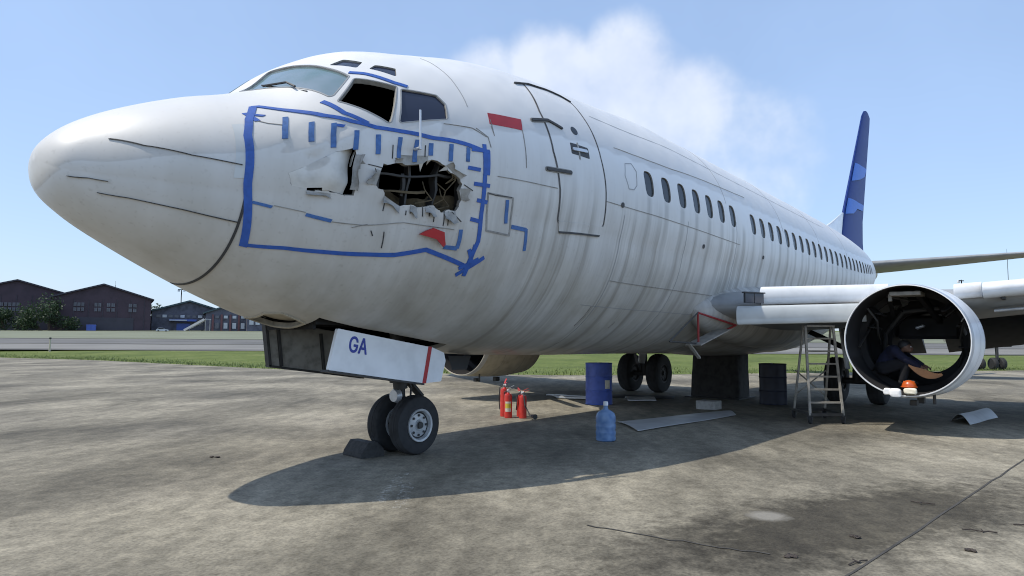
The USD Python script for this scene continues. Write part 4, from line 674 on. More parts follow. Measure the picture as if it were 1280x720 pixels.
# fin
def fin_sec(z, xl, c, k=.9): return np.c_[xl+AX*c, AZ*c*k*.85, np.full(len(AX), z)]
FS = [(4.6, 25.0, 4.4), (5.6, 25.55, 3.75), (6.5, 26.15, 3.25), (11.2, 29.9, 1.55), (11.5, 30.3, 1.25), (11.62, 30.7, .55)]
fin = obj('fin', loft([fin_sec(*s) for s in FS]), M['blue'], plane, 50)
obj('dorsal_fin', loft([fin_sec(z, x_, c, .5) for z, x_, c in ((4.7, 22.0, 5.0), (5.25, 22.6, 4.2), (5.75, 24.2, 2.4), (6.38, 25.95, .55))]), M['white'], plane, 50)
def finx(z): a = np.array(FS); return np.interp(z, a[:, 0], a[:, 1]), np.interp(z, a[:, 0], a[:, 2])
def fin_band(pts):
    """flat print on the port face of the fin; pts in (chord fraction, z)"""
    p = Polygon(pts).segmentize(.15); v2, f2 = trimesh.creation.triangulate_polygon(p, 'pq30a0.02') if False else trimesh.creation.triangulate_polygon(p)
    m = trimesh.Trimesh(np.c_[v2, np.zeros(len(v2))], f2, process=False).subdivide().subdivide().subdivide()
    v = m.vertices; t = np.clip(v[:, 0], .005, .995); yt = 5*.12*(.2969*np.sqrt(t)-.126*t-.3516*t**2+.2843*t**3-.1036*t**4)
    xl, c = finx(v[:, 1]); m.vertices = np.c_[xl+t*c, -yt*c*.765-.012, v[:, 1]]
    if m.face_normals[:, 1].mean() > 0: m.invert()
    return m
for pts in ([(.03, 8.72), (.4, 8.78), (.98, 8.95), (.8, 8.5), (.4, 8.12), (.03, 7.85)], [(.02, 7.05), (.5, 7.1), (.98, 7.25), (.85, 6.92), (.45, 6.8), (.28, 6.5), (.02, 6.35)]):
    obj('tail_band', fin_band(pts), M['lightblue'], fin)
obj('tail_cone', lathe([(0, 29.2), (.28, 29.3), (.22, 29.9), (.1, 30.3), (0, 30.35)], 'x', 24, (0, 0, 4.47)), M['blue'], plane, 40)

# ------------------------------------------------------------------ things on the apron
def drum(x, y, col, label, lab=True):
    t = thing('steel_drum', label, 'drum', (x, y, 0))
    obj('drum_body', lathe([(0, 0), (.285, 0), (.292, .012), (.285, .025), (.283, .28), (.295, .295), (.283, .31), (.283, .57), (.295, .585), (.283, .60), (.283, .85), (.292, .87), (.285, .88), (.272, .88), (.27, .862), (0, .862)], 'z', 48), M[col], t, 40)
    obj('bung', lathe([(0, .86), (.035, .86), (.035, .885), (0, .885)], 'z', 14, (.15, .08, 0)), M['steel'], t)
    if lab:
        a = math.atan2(CAM[1]-y, CAM[0]-x)+.62; P = [[[.2872*math.cos(a+d), .2872*math.sin(a+d), z] for z in (.34, .52)] for d in np.linspace(-.16, .3, 8)]; m = grid(np.array(P)); obj('label_sheet', m, M['paper'], t)
    return t
drum(11.05, 1.62, 'bluedrum', 'upright blue steel drum with a pale label, between the nose wheel and main wheels')
drum(13.62, -1.24, 'darkdrum', 'dark navy drum standing in the shade left of the rolling ladder', False)
t = thing('water_jug', 'translucent blue water cooler jug standing on the shaded concrete before the blue drum', 'water jug', (6.37, -1.33, 0))
obj('jug_body', lathe([(0, 0), (.12, 0), (.133, .012), (.135, .05), (.129, .07), (.135, .09), (.135, .13), (.128, .15), (.135, .17), (.135, .22), (.128, .24), (.135, .26), (.134, .32), (.12, .365), (.08, .40), (.045, .415), (.03, .43), (.028, .475), (.024, .475), (.024, .43), (0, .43)], 'z', 40), M['jug'], t, 45)
obj('jug_cap', lathe([(0, .47), (.033, .47), (.033, .505), (.028, .525), (0, .528)], 'z', 20), M['lampwhite'], t, 40)
for r_, z_ in ((.1365, .11), (.1365, .195)): obj('rib', lathe([(r_-.004, z_-.014), (r_, z_-.01), (r_, z_+.01), (r_-.004, z_+.014)], 'z', 40), M['jug'], t, 40)
def extinguisher(x, y, h, r, label, rz, sticker=False, hose=False):
    t = thing('fire_extinguisher', label, 'fire extinguisher', (x, y, 0), rz, )
    b = h*.78; obj('cylinder_body', lathe([(0, 0), (r*.92, 0), (r, .015), (r, b-r*.75), (r*.86, b-r*.32), (r*.5, b-.03), (.022, b), (0, b)], 'z', 28), M['redpaint'], t, 40)
    v_ = obj('valve', cat(T.cylinder(radius=.02, segment=[(0, 0, b-.01), (0, 0, b+.05)], sections=12), box((-.025, -.018, b+.02), (.03, .018, b+.055), .005)), M['steel'], t)
    obj('lever', cat(bar((.0, 0, b+.05), (.12, 0, b+.075), .022, .008), bar((.0, 0, b+.07), (.11, 0, h), .022, .008)), M['redpaint'] if sticker is False else M['steel'], v_)
    obj('gauge', lathe([(0, 0), (.02, 0), (.02, .012), (0, .012)], 'y', 12, (0, -.03, b+.035)), M['lampwhite'], v_)
    if sticker:
        a = math.atan2(CAM[1]-y, CAM[0]-x)-math.radians(rz)
        for z0, z1, m_ in ((.11, .17, 'paper'), (.172, .25, 'yellow'), (.252, .285, 'paper')):
            obj('label_sheet', grid(np.array([[[(r+.0015)*math.cos(a+d), (r+.0015)*math.sin(a+d), z] for z in (z0, z1)] for d in np.linspace(-.8, .8, 9)])), M[m_], t)
    if hose:
        obj('hose', tube([(0, -.02, b+.03), (.06, -.1, b-.02), (.10, -.14, b*.55), (.12, -.12, .18), (.2, -.16, .07), (.32, -.22, .05)], .012, 8), M['strip'], t, 40)
        obj('horn', T.cone(radius=.045, height=.24, sections=16, transform=trimesh.geometry.align_vectors([0, 0, -1], [.75, -.55, -.05])@np.eye(4)).apply_translation((.32, -.22, .06)), M['strip'], t, 40)
    else:
        obj('hose', tube([(0, .02, b+.03), (-.05, .07, b), (-.03, r+.015, b*.6), (0, r+.012, .12)], .009, 6), M['strip'], t, 40)
extinguisher(7.80, 1.60, .66, .075, 'tallest red fire extinguisher at the left of the group', 20)
extinguisher(7.66, 1.40, .56, .068, 'red fire extinguisher with a yellow and white label on its front', -30, True)
extinguisher(7.95, 1.36, .50, .062, 'smaller red fire extinguisher half hidden behind the rightmost one', 60)
extinguisher(7.78, 1.17, .52, .068, 'rightmost red fire extinguisher with its black horn lying beside it', -75, False, True)
# chock
t = thing('wheel_chock', 'dark rubber wheel chock wedged in front of the far nose wheel', 'wheel chock', (3.60, .10, 0), -8)
for s_, nm in ((0, 'chock_block'),):
    p = Polygon([(-.17, 0), (.15, 0), (.13, .09), (.04, .17), (-.07, .17), (-.15, .06)]).buffer(-.01).buffer(.01); m = T.extrude_polygon(p, .40); v = m.vertices.copy(); m.vertices = np.c_[v[:, 0]-.12, v[:, 2]-.12, v[:, 1]+.001]; m.fix_normals(); obj(nm, m, M['chock'], t)
for k in range(4): obj('chock_ridge', box((-.25+.05*k, -.125, .055+.03*k), (-.22+.05*k, .285, .075+.03*k)), M['chock'], t)
# loose sheet metal
def sheet(name, label, catg, pts, thick, material, bow=0.0, lift=.01, nn=10):
    A, B, C, D = [np.array([*p, 0.0]) for p in pts]; P = []
    for i in np.linspace(0, 1, nn):
        row = []
        for j in np.linspace(0, 1, nn):
            q = (A*(1-i)+B*i)*(1-j)+(D*(1-i)+C*i)*j; row.append(q+[0, 0, lift+bow*math.sin(math.pi*i)+.004*math.sin(7*j+3*i)])
        P.append(row)
    P = np.array(P); top, bot = grid(P+[0, 0, thick]), grid(P); bot.invert()
    e = np.r_[P[0], P[1:, -1], P[-1, ::-1][1:], P[::-1, 0][1:-1]]; n = len(e); ev = np.vstack([e, e+[0, 0, thick]]); ii = np.arange(n); jj = (ii+1) % n
    side = trimesh.Trimesh(ev, np.vstack([np.c_[ii, jj, jj+n], np.c_[ii, jj+n, ii+n]]), process=False); m = cat(top, bot, side)
    if top.face_normals[:, 2].mean() < 0: m.invert()
    return tag(obj(name, m, material, None, 40), label, catg)
sheet('sheet_panel', 'long grey sheet metal panel lying in the shade behind the water jug', 'metal panel', [(7.45, -1.24), (8.28, -.42), (11.4, -1.10), (10.65, -1.52)], .006, M['greyboard'], .02, .015)
sheet('sheet_panel', 'bowed pale cowl panel lying on the ground right of the open engine', 'metal panel', [(12.35, -4.66), (11.8, -4.98), (13.5, -5.26), (14.1, -4.92)], .006, M['greyboard'], .13, .01)
sheet('sheet_panel', 'narrow bright metal strip on sunlit ground left of the blue drum', 'metal panel', [(12.0, 3.7), (11.6, 3.1), (11.8, 2.0), (12.2, 2.1)], .03, M['alu'], .02, .02)
sheet('sheet_panel', 'small bright metal piece on the ground right of the blue drum', 'metal panel', [(12.4, 1.75), (12.1, 1.5), (12.5, 1.0), (12.7, 1.2)], .02, M['alu'], .06, .01)
sheet('sheet_panel', 'thin dark plate on the ground in the deep shade by the main wheels', 'metal panel', [(13.3, 3.0), (12.6, 2.5), (13.2, .9), (13.9, 1.2)], .01, M['dark'], .03, .01)
tag(obj('cement_block', box((11.4, -.82, 0), (11.75, -.42, .17), .012), M['cement'], None), 'pale cement block lying in front of the dark covered jack', 'block')
# covered jack
t = thing('covered_jack', 'dark tarpaulin-covered stand under the belly beside the main wheels', 'jack', (14.6, .35, 0))
secs = []
for z_, k in ((.0, 1.0), (.25, .99), (.55, .97), (.9, .94), (1.12, .93)):
    a = np.linspace(0, 2*np.pi, 40, endpoint=False); sq = lambda v: np.sign(v)*abs(v)**.35
    w = 1+.02*np.sin(a*9+z_*4)+.012*np.sin(a*17)
    secs.append(np.c_[.45*sq(np.cos(a))*k*w, .62*sq(np.sin(a))*k*w-.03*z_, np.full(40, z_)])
obj('cover', loft(secs), M['tarp'], t, 50); obj('jack_head', T.cylinder(radius=.12, segment=[(0, 0, 1.1), (0, 0, 1.22)], sections=20), M['steel'], t)
obj('foot_plate', box((-.55, -.68, 0), (.55, .68, .03), .01), M['dark'], t)
# rolling ladder
t = thing('rolling_ladder', 'grey metal rolling step ladder standing beside the open engine', 'ladder', (10.45, -3.12, 0))
lw = np.array([.33, -.38, 0]); lw /= np.linalg.norm(lw); bk = np.array([1.0, .62, 0]); bk /= np.linalg.norm(bk)
LW, BK = lw*.56, bk*.92; fl, fr = -LW/2, LW/2; top_l, top_r = -LW*.43+BK*.28+[0, 0, 1.62], LW*.43+BK*.28+[0, 0, 1.62]
for a, b in ((fl, top_l), (fr, top_r)): obj('front_rail', bar(a+[0, 0, .13], b, .04, .04, bk), M['dullalu'], t)
for a, b in ((fl, top_l), (fr, top_r)):
    obj('back_leg', bar(a+BK+[0, 0, .13], b+BK*.12, .035, .035, bk), M['dullalu'], t); obj('base_rail', bar(a+[0, 0, .15], a+BK+[0, 0, .15], .04, .04), M['dark'], t)
for k in range(1, 7):
    f = k/7; a, b = fl+(top_l-fl)*f, fr+(top_r-fr)*f; a[2] = b[2] = .13+1.49*f; obj('rung', bar(a+bk*.03, b+bk*.03, .085, .028), M['dullalu'], t)
obj('top_step', bar(top_l+BK*.06, top_r+BK*.06, .2, .03), M['dullalu'], t); obj('base_bar', bar(fl+[0, 0, .15], fr+[0, 0, .15], .04, .05), M['dark'], t)
obj('base_bar', bar(fl+BK+[0, 0, .15], fr+BK+[0, 0, .15], .04, .05), M['dark'], t)
obj('cross_brace', cat(bar(fl+BK*.95+[0, 0, .4], fr+BK*.85+[0, 0, .85], .02, .02), bar(fr+BK*.95+[0, 0, .4], fl+BK*.85+[0, 0, .85], .02, .02)), M['dullalu'], t)
for a in (fl, fr, fl+BK, fr+BK):
    cs = obj('caster', lathe([(0, -.022), (.06, -.022), (.065, -.01), (.065, .01), (.06, .022), (0, .022)], 'y', 20, a+[0, 0, .065]), M['rubber'], t, 40); obj('caster_fork', cat(box(a+[-.03, -.035, .06], a+[.03, -.025, .13]), box(a+[-.03, .025, .06], a+[.03, .035, .13]), box(a+[-.035, -.035, .12], a+[.035, .035, .14])), M['dark'], cs)
# ------------------------------------------------------------------ the mechanic in the cowl
EX = 10.40; t = thing('person', 'person in dark navy work clothes crouching inside the empty engine cowl, bent over tools', 'person', (EX, -4.02, .87)); UsdGeom.Xformable(t).AddScaleOp().Set(Gf.Vec3f(.93, .93, .93))
J = {'pel': ((.05, .03, .10), .125), 'wst': ((.05, -.02, .22), .12), 'chs': ((.03, -.13, .33), .13), 'nck': ((.02, -.235, .405), .058),
     'hd': ((.0, -.31, .44), .088), 'shL': ((-.15, -.17, .37), .062), 'shR': ((.20, -.17, .37), .062), 'elL': ((-.20, -.33, .24), .045), 'elR': ((.22, -.33, .26), .045), 'wrL': ((-.12, -.50, .13), .032), 'wrR': ((.12, -.52, .14), .032),
     'hpL': ((-.07, .0, .08), .09), 'hpR': ((.15, .0, .08), .09), 'knL': ((-.14, -.36, .20), .065), 'knR': ((.17, -.34, .22), .065), 'anL': ((-.12, -.27, -.10), .045), 'anR': ((.15, -.25, -.10), .045), 'toL': ((-.13, -.42, -.15), .035), 'toR': ((.16, -.42, -.15), .035), 'heL': ((-.12, -.25, -.13), .04), 'heR': ((.15, -.23, -.13), .04), 'jaw': ((-.005, -.365, .40), .055)}
pb = hullchain(J, [('pel', 'wst'), ('wst', 'chs'), ('chs', 'nck'), ('nck', 'hd'), ('hd', 'jaw'), ('chs', 'shL'), ('chs', 'shR'), ('shL', 'elL'), ('shR', 'elR'), ('elL', 'wrL'), ('elR', 'wrR'), ('pel', 'hpL'), ('pel', 'hpR'), ('hpL', 'knL'), ('hpR', 'knR'), ('knL', 'anL'), ('knR', 'anR'), ('anL', 'heL'), ('anR', 'heR'), ('heL', 'toL'), ('heR', 'toR')], .025)
pm_ = obj('body', pb, M['skintone'], t, True)
def grown(keys, bones, g, res=.025): return hullchain({k: (J[k][0], J[k][1]+g) for k in keys}, bones, res)
obj('overalls_top', grown(['pel', 'wst', 'chs', 'shL', 'shR', 'elL', 'elR', 'wrL', 'wrR'], [('wst', 'chs'), ('pel', 'wst'), ('chs', 'shL'), ('chs', 'shR'), ('shL', 'elL'), ('shR', 'elR')]+[('elL', 'wrL'), ('elR', 'wrR')], .014), M['navy'], t, True)
obj('trousers', grown(['pel', 'hpL', 'hpR', 'knL', 'knR', 'anL', 'anR'], [('pel', 'hpL'), ('pel', 'hpR'), ('hpL', 'knL'), ('hpR', 'knR'), ('knL', 'anL'), ('knR', 'anR')], .016), M['blackcloth'], t, True)
obj('shoes', grown(['heL', 'heR', 'toL', 'toR'], [('heL', 'toL'), ('heR', 'toR')], .008), M['strip'], t, True)
hr = T.icosphere(3); v = hr.vertices; hr = hr.submesh([np.where((hr.triangles_center @ np.array([0, .55, .83])) > -.12)[0]], append=True); hr.apply_scale(.101); hr.vertices *= [.95, 1.05, 1.0]; hr.apply_translation(np.array(J['hd'][0])+[0, .012, .012]); obj('hair', hr, M['hair'], t, True)
for sx in (-1, 1):
    e = T.icosphere(1, .011); e.apply_translation(np.array(J['hd'][0])+[sx*.032, -.083, .0]); obj('eye', e, M['lampwhite'], pm_, True)
    e = T.icosphere(1, .022); e.apply_scale((.4, .8, 1.2)); e.apply_translation(np.array(J['hd'][0])+[sx*.088, .0, -.005]); obj('ear', e, M['skintone'], pm_, True)
e = T.icosphere(1, .016); e.apply_scale((.8, 1.2, 1.3)); e.apply_translation(np.array(J['hd'][0])+[0, -.095, -.025]); obj('nose', e, M['skintone'], pm_, True)
e = T.icosphere(1, .018); e.apply_scale((1.2, .5, .35)); e.apply_translation(np.array(J['jaw'][0])+[0, -.052, .005]); obj('mouth', e, M['redrod'], pm_, True)
for k, sx in (('wrL', 1), ('wrR', -1)):
    w0 = np.array(J[k][0]); HJ = {'w': (w0, .026), 'p': (w0+[sx*.015, -.05, -.02], .028), 'q': (w0+[sx*.03, -.08, -.03], .024)}; bn = [('w', 'p'), ('p', 'q')]
    for i, (dx, L_) in enumerate(((-.026, .8), (-.009, 1.0), (.009, .95), (.026, .75))):
        HJ['k%d' % i] = (w0+[sx*.03+dx, -.09, -.03], .0095); HJ['m%d' % i] = (w0+[sx*.03+dx*1.1, -.09-.035*L_, -.045], .0088); HJ['t%d' % i] = (w0+[sx*.03+dx*1.1, -.09-.045*L_, -.045-.03*L_], .008); bn += [('q', 'k%d' % i), ('k%d' % i, 'm%d' % i), ('m%d' % i, 't%d' % i)]
    HJ['th0'] = (w0+[sx*.04, -.04, -.015], .011); HJ['th1'] = (w0+[sx*.06, -.075, -.035], .0095); bn += [('p', 'th0'), ('th0', 'th1')]
    obj('hand', hullchain(HJ, bn, .008, 3), M['skintone'], pm_, True)
tl = thing('safety_helmet', 'orange safety helmet lying at the lip of the open engine cowl', 'helmet', (9.86, -4.42, .70)); UsdGeom.Xformable(tl).AddScaleOp().Set(Gf.Vec3f(.74, .74, .74))
hh = T.icosphere(3); hh = hh.submesh([np.where(hh.triangles_center[:, 2] > -.05)[0]], append=True); hh.apply_scale((.115, .13, .125)); obj('helmet_shell', hh, M['orange'], tl, True); obj('helmet_brim', lathe([(.112, -.01), (.15, -.014), (.15, -.006), (.112, .004)], 'z', 32), M['orange'], tl, 40); obj('helmet_ridge', bar((0, -.1, .09), (0, .1, .09), .02, .03), M['orange'], tl)
# brown board curled along the bottom of the cowl
P = []
for s_ in np.linspace(0, 1, 22):
    a = -1.55-.62*s_ if False else math.radians(-90-6+(-30+0)*0)-0; P.append(0)
bd = []
for u_ in np.linspace(0, 1, 18):
    y_ = -4.40-.42*u_; zz = 1.43-math.sqrt(max(.70**2-(y_+4.42)**2, .01)); lift = .02+.24*(1-u_)**2.2
    bd.append([[10.1+.05*u_, y_, zz+lift], [10.1+.05*u_, y_+.02, zz+lift+.02+.10*math.sin(math.pi*min(u_*1.1, 1))], [10.65, y_+.02, zz+lift+.04]])
bm = grid(np.array(bd)); bm2 = bm.copy(); bm2.vertices += [0, 0, -.012]; bm2.invert(); tag(obj('brown_board', cat(bm, bm2), M['cardboard'], None, 40), 'curled brown board lying along the bottom of the open engine cowl', 'board')
def cloth(name, label, c, size, material, seed):
    b = T.icosphere(4); v = b.vertices; r_ = np.random.default_rng(seed); ph = r_.random((5, 3))*6
    n = sum(.5*np.sin(v @ (r_.normal(0, 3.5, 3))+p[0]) for p in ph)/5; sq = np.sign(v)*abs(v)**.55
    b.vertices = sq*np.array(size)*(1+.22*n[:, None])+np.array(c); return tag(obj(name, b, material, None, True), label, 'cloth')
cloth('white_cloth', 'bunched white cloth hanging over the cowl lip, left of the cream one', (9.63, -4.28, .615), (.05, .075, .062), M['whitecloth'], 3)
cloth('white_cloth', 'small folded white cloth at the left end on the cowl lip', (9.65, -4.17, .625), (.045, .05, .05), M['whitecloth'], 5)
cloth('white_cloth', 'cream cloth on the cowl lip below the orange helmet', (9.63, -4.47, .645), (.045, .085, .045), M['creamcloth'], 9)
for c, r_ in (((9.575, -4.29, .60), .016), ((9.58, -4.47, .64), .016)): pass

# ------------------------------------------------------------------ far things on the rising ground
def at(px, D, py=None):
    """ground point of the far plane at a depth and a compass bearing"""
    q = CAM2+F2*D+L2*((px-640)/858.37*D); return np.array([*q, plane_z(D)])
AXF = (np.array([*L2, 0]), np.array([*F2, 0]), np.array([0, 0, 1.0]))
def face(m, o, ax=None):
    Mx = np.eye(4); Mx[:3, :3] = np.array(ax or AXF).T; Mx[:3, 3] = o; m.apply_transform(Mx); return m
def lb(lo, hi, o, bev=0): return face(box(lo, hi, bev), o)
def aim(px, turn=0.0):
    global AXF
    d = FWD2 = F2*858.37+L2*(px-640); d = d/np.linalg.norm(d); c, s = math.cos(turn), math.sin(turn); d = np.array([d[0]*c-d[1]*s, d[0]*s+d[1]*c]); AXF = (np.array([d[1], -d[0], 0]), np.array([d[0], d[1], 0]), np.array([0, 0, 1.0]))
def gable(w, dpt, h, ridge, o, over=1.0, thick=.6):
    pr_ = Polygon([(-w/2, -.8), (w/2, -.8), (w/2, h), (0, h+ridge), (-w/2, h)]); b = T.extrude_polygon(pr_, dpt); v = b.vertices.copy(); b.vertices = np.c_[v[:, 0], v[:, 2], v[:, 1]]; b.fix_normals()
    k = ridge/(w/2); ow = w/2+over; rp = Polygon([(-ow, h-over*k+.05), (0, h+ridge+.05), (ow, h-over*k+.05), (ow, h-over*k+thick), (0, h+ridge+thick+.05), (-ow, h-over*k+thick)]); r_ = T.extrude_polygon(rp, dpt+2*over); v = r_.vertices.copy(); r_.vertices = np.c_[v[:, 0], v[:, 2]-over, v[:, 1]]; r_.fix_normals()
    return face(b, o), face(r_, o)
DH = 285; PXM = 858.37/DH
for (pc, w, h, rg, lab, rows) in ((20, 37, 15.3, 5.4, 'dark hangar with a gabled roof, leftmost on the horizon', [(-14, 24)]), (128.5, 35.5, 13.5, 5.6, 'dark purple gabled hangar with two rows of small windows right of the bush', [(97, 109), (119, 127), (132, 142), (156, 166)])):
    aim(150); o = at(pc, DH); t = thing('hangar', lab, 'hangar', o); z0 = np.zeros(3)
    b, r_ = gable(w, 45, h, rg, z0); obj('wall', b, M['hangar'], t); obj('roof', r_, M['hangarroof'], t)
    for x0, x1 in rows:
        n = max(2, int((x1-x0)/4)); xa, xb = (x0-pc)/PXM, (x1-pc)/PXM
        for k in range(n):
            for zz in (8.1, 10.1):
                a = xa+(xb-xa)*(k+.12)/n; c = xa+(xb-xa)*(k+.88)/n; wn = obj('window', lb((a, -.25, zz), (c, .05, zz+1.5), z0), M['hangarwin'], t); obj('glazing_bar', lb(((a+c)/2-.06, -.32, zz), ((a+c)/2+.06, -.25, zz+1.5), z0), M['shedwall'], wn)
    obj('hangar_door', lb((-w*.32, -.2, 0), (w*.32, .05, 5.6), z0), M['hangarroof'], t)
    for k in range(7): obj('cladding_rib', lb((-w/2+w*(k+.5)/7-.1, -.12, 0), (-w/2+w*(k+.5)/7+.1, .02, h-.3), z0), M['hangarroof'], t)
t = thing('blue_container', 'small blue box standing at the foot of the right hangar wall', 'container', at(115, DH-6)); obj('container_box', lb((-1.7, 0, 0), (1.7, 2.4, 2.6), (0, 0, 0), .05), M['farblue'], t); obj('container_door', lb((-1.4, -.08, .2), (-.1, 0, 2.4), (0, 0, 0)), M['farblue'], t); obj('container_door', lb((.1, -.08, .2), (1.4, 0, 2.4), (0, 0, 0)), M['farblue'], t)
def bush(name, label, catg, o, w, h, n, seed, dpt=None, trunk=True, leafsize=.45, group=None):
    r_ = np.random.default_rng(seed); t = thing(name, label, catg, o, 0, group); dpt = dpt or w*.6
    nc = 16; cl = np.c_[r_.uniform(-w/2, w/2, nc), r_.uniform(-dpt/2, dpt/2, nc), h*(.25+.6*r_.random(nc))]; cl[:, 2] *= 1-.5*(abs(cl[:, 0])/(w/2))**2.5; rad = r_.uniform(.16, .30, nc)*min(w, h*1.3)
    i = r_.integers(0, nc, n); d = r_.normal(0, 1, (n, 3)); d /= np.linalg.norm(d, axis=1)[:, None]; p = cl[i]+d*(rad[i]*r_.random(n)**.45)[:, None]; p[:, 2] = np.maximum(p[:, 2], .1)
    a, b = r_.normal(0, 1, (n, 3)), r_.normal(0, 1, (n, 3)); a /= np.linalg.norm(a, axis=1)[:, None]; b -= (a*b).sum(1)[:, None]*a; b /= np.linalg.norm(b, axis=1)[:, None]; s_ = leafsize*(.6+.8*r_.random(n))[:, None]
    v = np.stack([p-a*s_, p+b*s_*.5, p+a*s_, p-b*s_*.5], 1).reshape(-1, 3); k = np.arange(n)*4; f = np.vstack([np.c_[k, k+1, k+2], np.c_[k, k+2, k+3]])
    obj('crown', trimesh.Trimesh(v, f, process=False), M['leaf'], t)
    if trunk: obj('trunk', cat(*[T.cylinder(radius=.12*h/6, segment=[(c[0]*.3, c[1]*.3, 0), tuple(c)], sections=7) for c in cl[:6]]), M['bark'], t)
bush('tree', 'broad dark green tree standing between the two dark hangars', 'tree', at(62, DH-14), 17, 13.0, 3600, 11)
bush('tree', 'low dark shrubby tree in front of the leftmost hangar', 'tree', at(12, DH-14), 12, 9.5, 2200, 12)
# buildings right of the hangars
DB = 310; PB_ = 858.37/DB
aim(230)
t = thing('storage_building', 'low cream building beside the dark hangar wall', 'building', at(185, DB)); obj('wall', lb((-3.2, 0, -.6), (3.2, 8, 5.8), (0, 0, 0)), M['cream'], t); obj('roof', lb((-3.6, -.5, 5.8), (3.6, 8.4, 6.3), (0, 0, 0)), M['hangarroof'], t); obj('lower_wall', lb((-3.2, -.15, -.6), (3.2, -.02, 3.2), (0, 0, 0)), M['shedwall'], t); obj('roof_lamp_bar', lb((-3.4, -.6, 6.3), (3.4, -.4, 6.7), (0, 0, 0)), M['farwhite'], t)
o = at(237, DB); t = thing('terminal_shed', 'wide dark low-gabled shed with a blue awning, right of the hangars', 'building', o); b, r_ = gable(30, 30, 8.6, 4.6, np.zeros(3), 1.4, .7); obj('wall', b, M['shedwall'], t); obj('roof', r_, M['tealroof'], t)
for k in range(11): obj('window', lb((-13.2+k*2.4, -.2, 6.0), (-11.5+k*2.4, .05, 7.2), (0, 0, 0)), M['farwhite'] if k % 3 == 1 else M['hangarwin'], t)
for k in range(6): obj('window', lb((2.0+k*2.1, -.2, 2.6), (3.6+k*2.1, .05, 4.6), (0, 0, 0)), M['hangarwin'], t)
obj('awning', lb((-8.0, -3.0, 4.4), (3.0, 0, 5.2), (0, 0, 0)), M['farblue'], t); obj('awning_edge', lb((-8.0, -3.1, 4.55), (-1.0, -3.0, 5.0), (0, 0, 0)), M['farwhite'], t); obj('blue_door', lb((-5.0, -.25, 0), (0.5, 0, 3.4), (0, 0, 0)), M['farblue'], t)
o = at(294, DB); t = thing('terminal_shed', 'teal-roofed far shed with reddish pillars and white windows', 'building', o); b, r_ = gable(24, 25, 8.0, 4.4, np.zeros(3), 1.0, .7); obj('wall', b, M['shedwall'], t); obj('roof', r_, M['tealroof'], t)
for k in range(6): obj('pillar', lb((-9.5+k*3.6, -.5, -.5), (-8.7+k*3.6, 0, 7.5), (0, 0, 0)), M['shedred'], t)
for k in range(5):
    for zz, hz in ((1.2, 2.6), (5.8, 1.2)): obj('window', lb((-8.2+k*3.6, -.25, zz), (-6.6+k*3.6, .02, zz+hz), (0, 0, 0)), M['farwhite'] if k in (1, 2, 3) else M['hangarwin'], t)
t = thing('storage_building', 'pale flat building at the right end of the far sheds', 'building', at(327, DB)); obj('wall', lb((-6, 0, -.6), (6, 9, 7.2), (0, 0, 0)), M['shedwall'], t); obj('roof', lb((-6.4, -.6, 7.2), (6.4, 9.4, 7.8), (0, 0, 0)), M['farwhite'], t)
for k in range(4): obj('window', lb((-5+k*2.6, -.2, 3), (-3.2+k*2.6, .02, 5.5), (0, 0, 0)), M['farwhite'], t)
# boarding stairs
t = thing('boarding_stairs', 'white mobile boarding stairs sloping up in front of the far sheds', 'boarding stairs', at(232, DB-12)); A_, B_ = np.array([0, 0, .4]), np.array([*(L2*8.6), 5.2])
f3 = np.array([*F2, 0])
for s_ in (-.8, .8): obj('side_rail', bar(A_+f3*s_, B_+f3*s_, .25, .9), M['farwhite'], t)
for k in range(12): q = A_+(B_-A_)*(k+.5)/12; obj('step', obox(q, (.7, 1.5, .08), AXF), M['dullalu'], t)
obj('platform', obox(B_+np.array([*(L2*1.2), .1]), (2.6, 1.9, .2), AXF), M['farwhite'], t)
for s_ in (.2, 2.2): obj('support', obox(B_+np.array([*(L2*s_), 0])-[0, 0, 2.6], (.25, 1.4, 5.2), AXF), M['dullalu'], t)
for s_ in (1.5, 7.5): obj('wheel', face(lathe([(0, -.9), (.45, -.9), (.45, .9), (0, .9)], 'y', 14), np.array([*(L2*s_), .45])), M['rubber'], t)
# far car
def car(px, D, label, col):
    t = thing('parked_car', label, 'car', at(px, D)); z3 = np.zeros(3)
    pf = Polygon([(-2.1, .35), (2.1, .35), (2.12, .8), (1.6, .95), (.9, 1.05), (.35, 1.5), (-1.3, 1.52), (-1.9, 1.0), (-2.12, .9)]).buffer(-.05).buffer(.05); b = T.extrude_polygon(pf, 1.7); v = b.vertices.copy(); b.vertices = np.c_[v[:, 0], v[:, 2]-.85, v[:, 1]]; b.fix_normals(); obj('body', face(b, z3), M[col], t, 30)
    gp = Polygon([(.78, 1.06), (.32, 1.43), (-1.2, 1.44), (-1.65, 1.04)]); g_ = T.extrude_polygon(gp, 1.72); v = g_.vertices.copy(); g_.vertices = np.c_[v[:, 0], v[:, 2]-.86, v[:, 1]]; g_.fix_normals(); obj('side_window', face(g_, z3), M['cabinglass'], t)
    for x_ in (-1.3, 1.3):
        for y_ in (-.8, .8): obj('wheel', face(lathe([(0, -.1), (.3, -.1), (.32, 0), (.3, .1), (0, .1)], 'y', 16, (x_, y_, .32)), z3), M['rubber'], t, 40)
car(204, 262, 'small white car parked in front of the far sheds', 'farwhite')
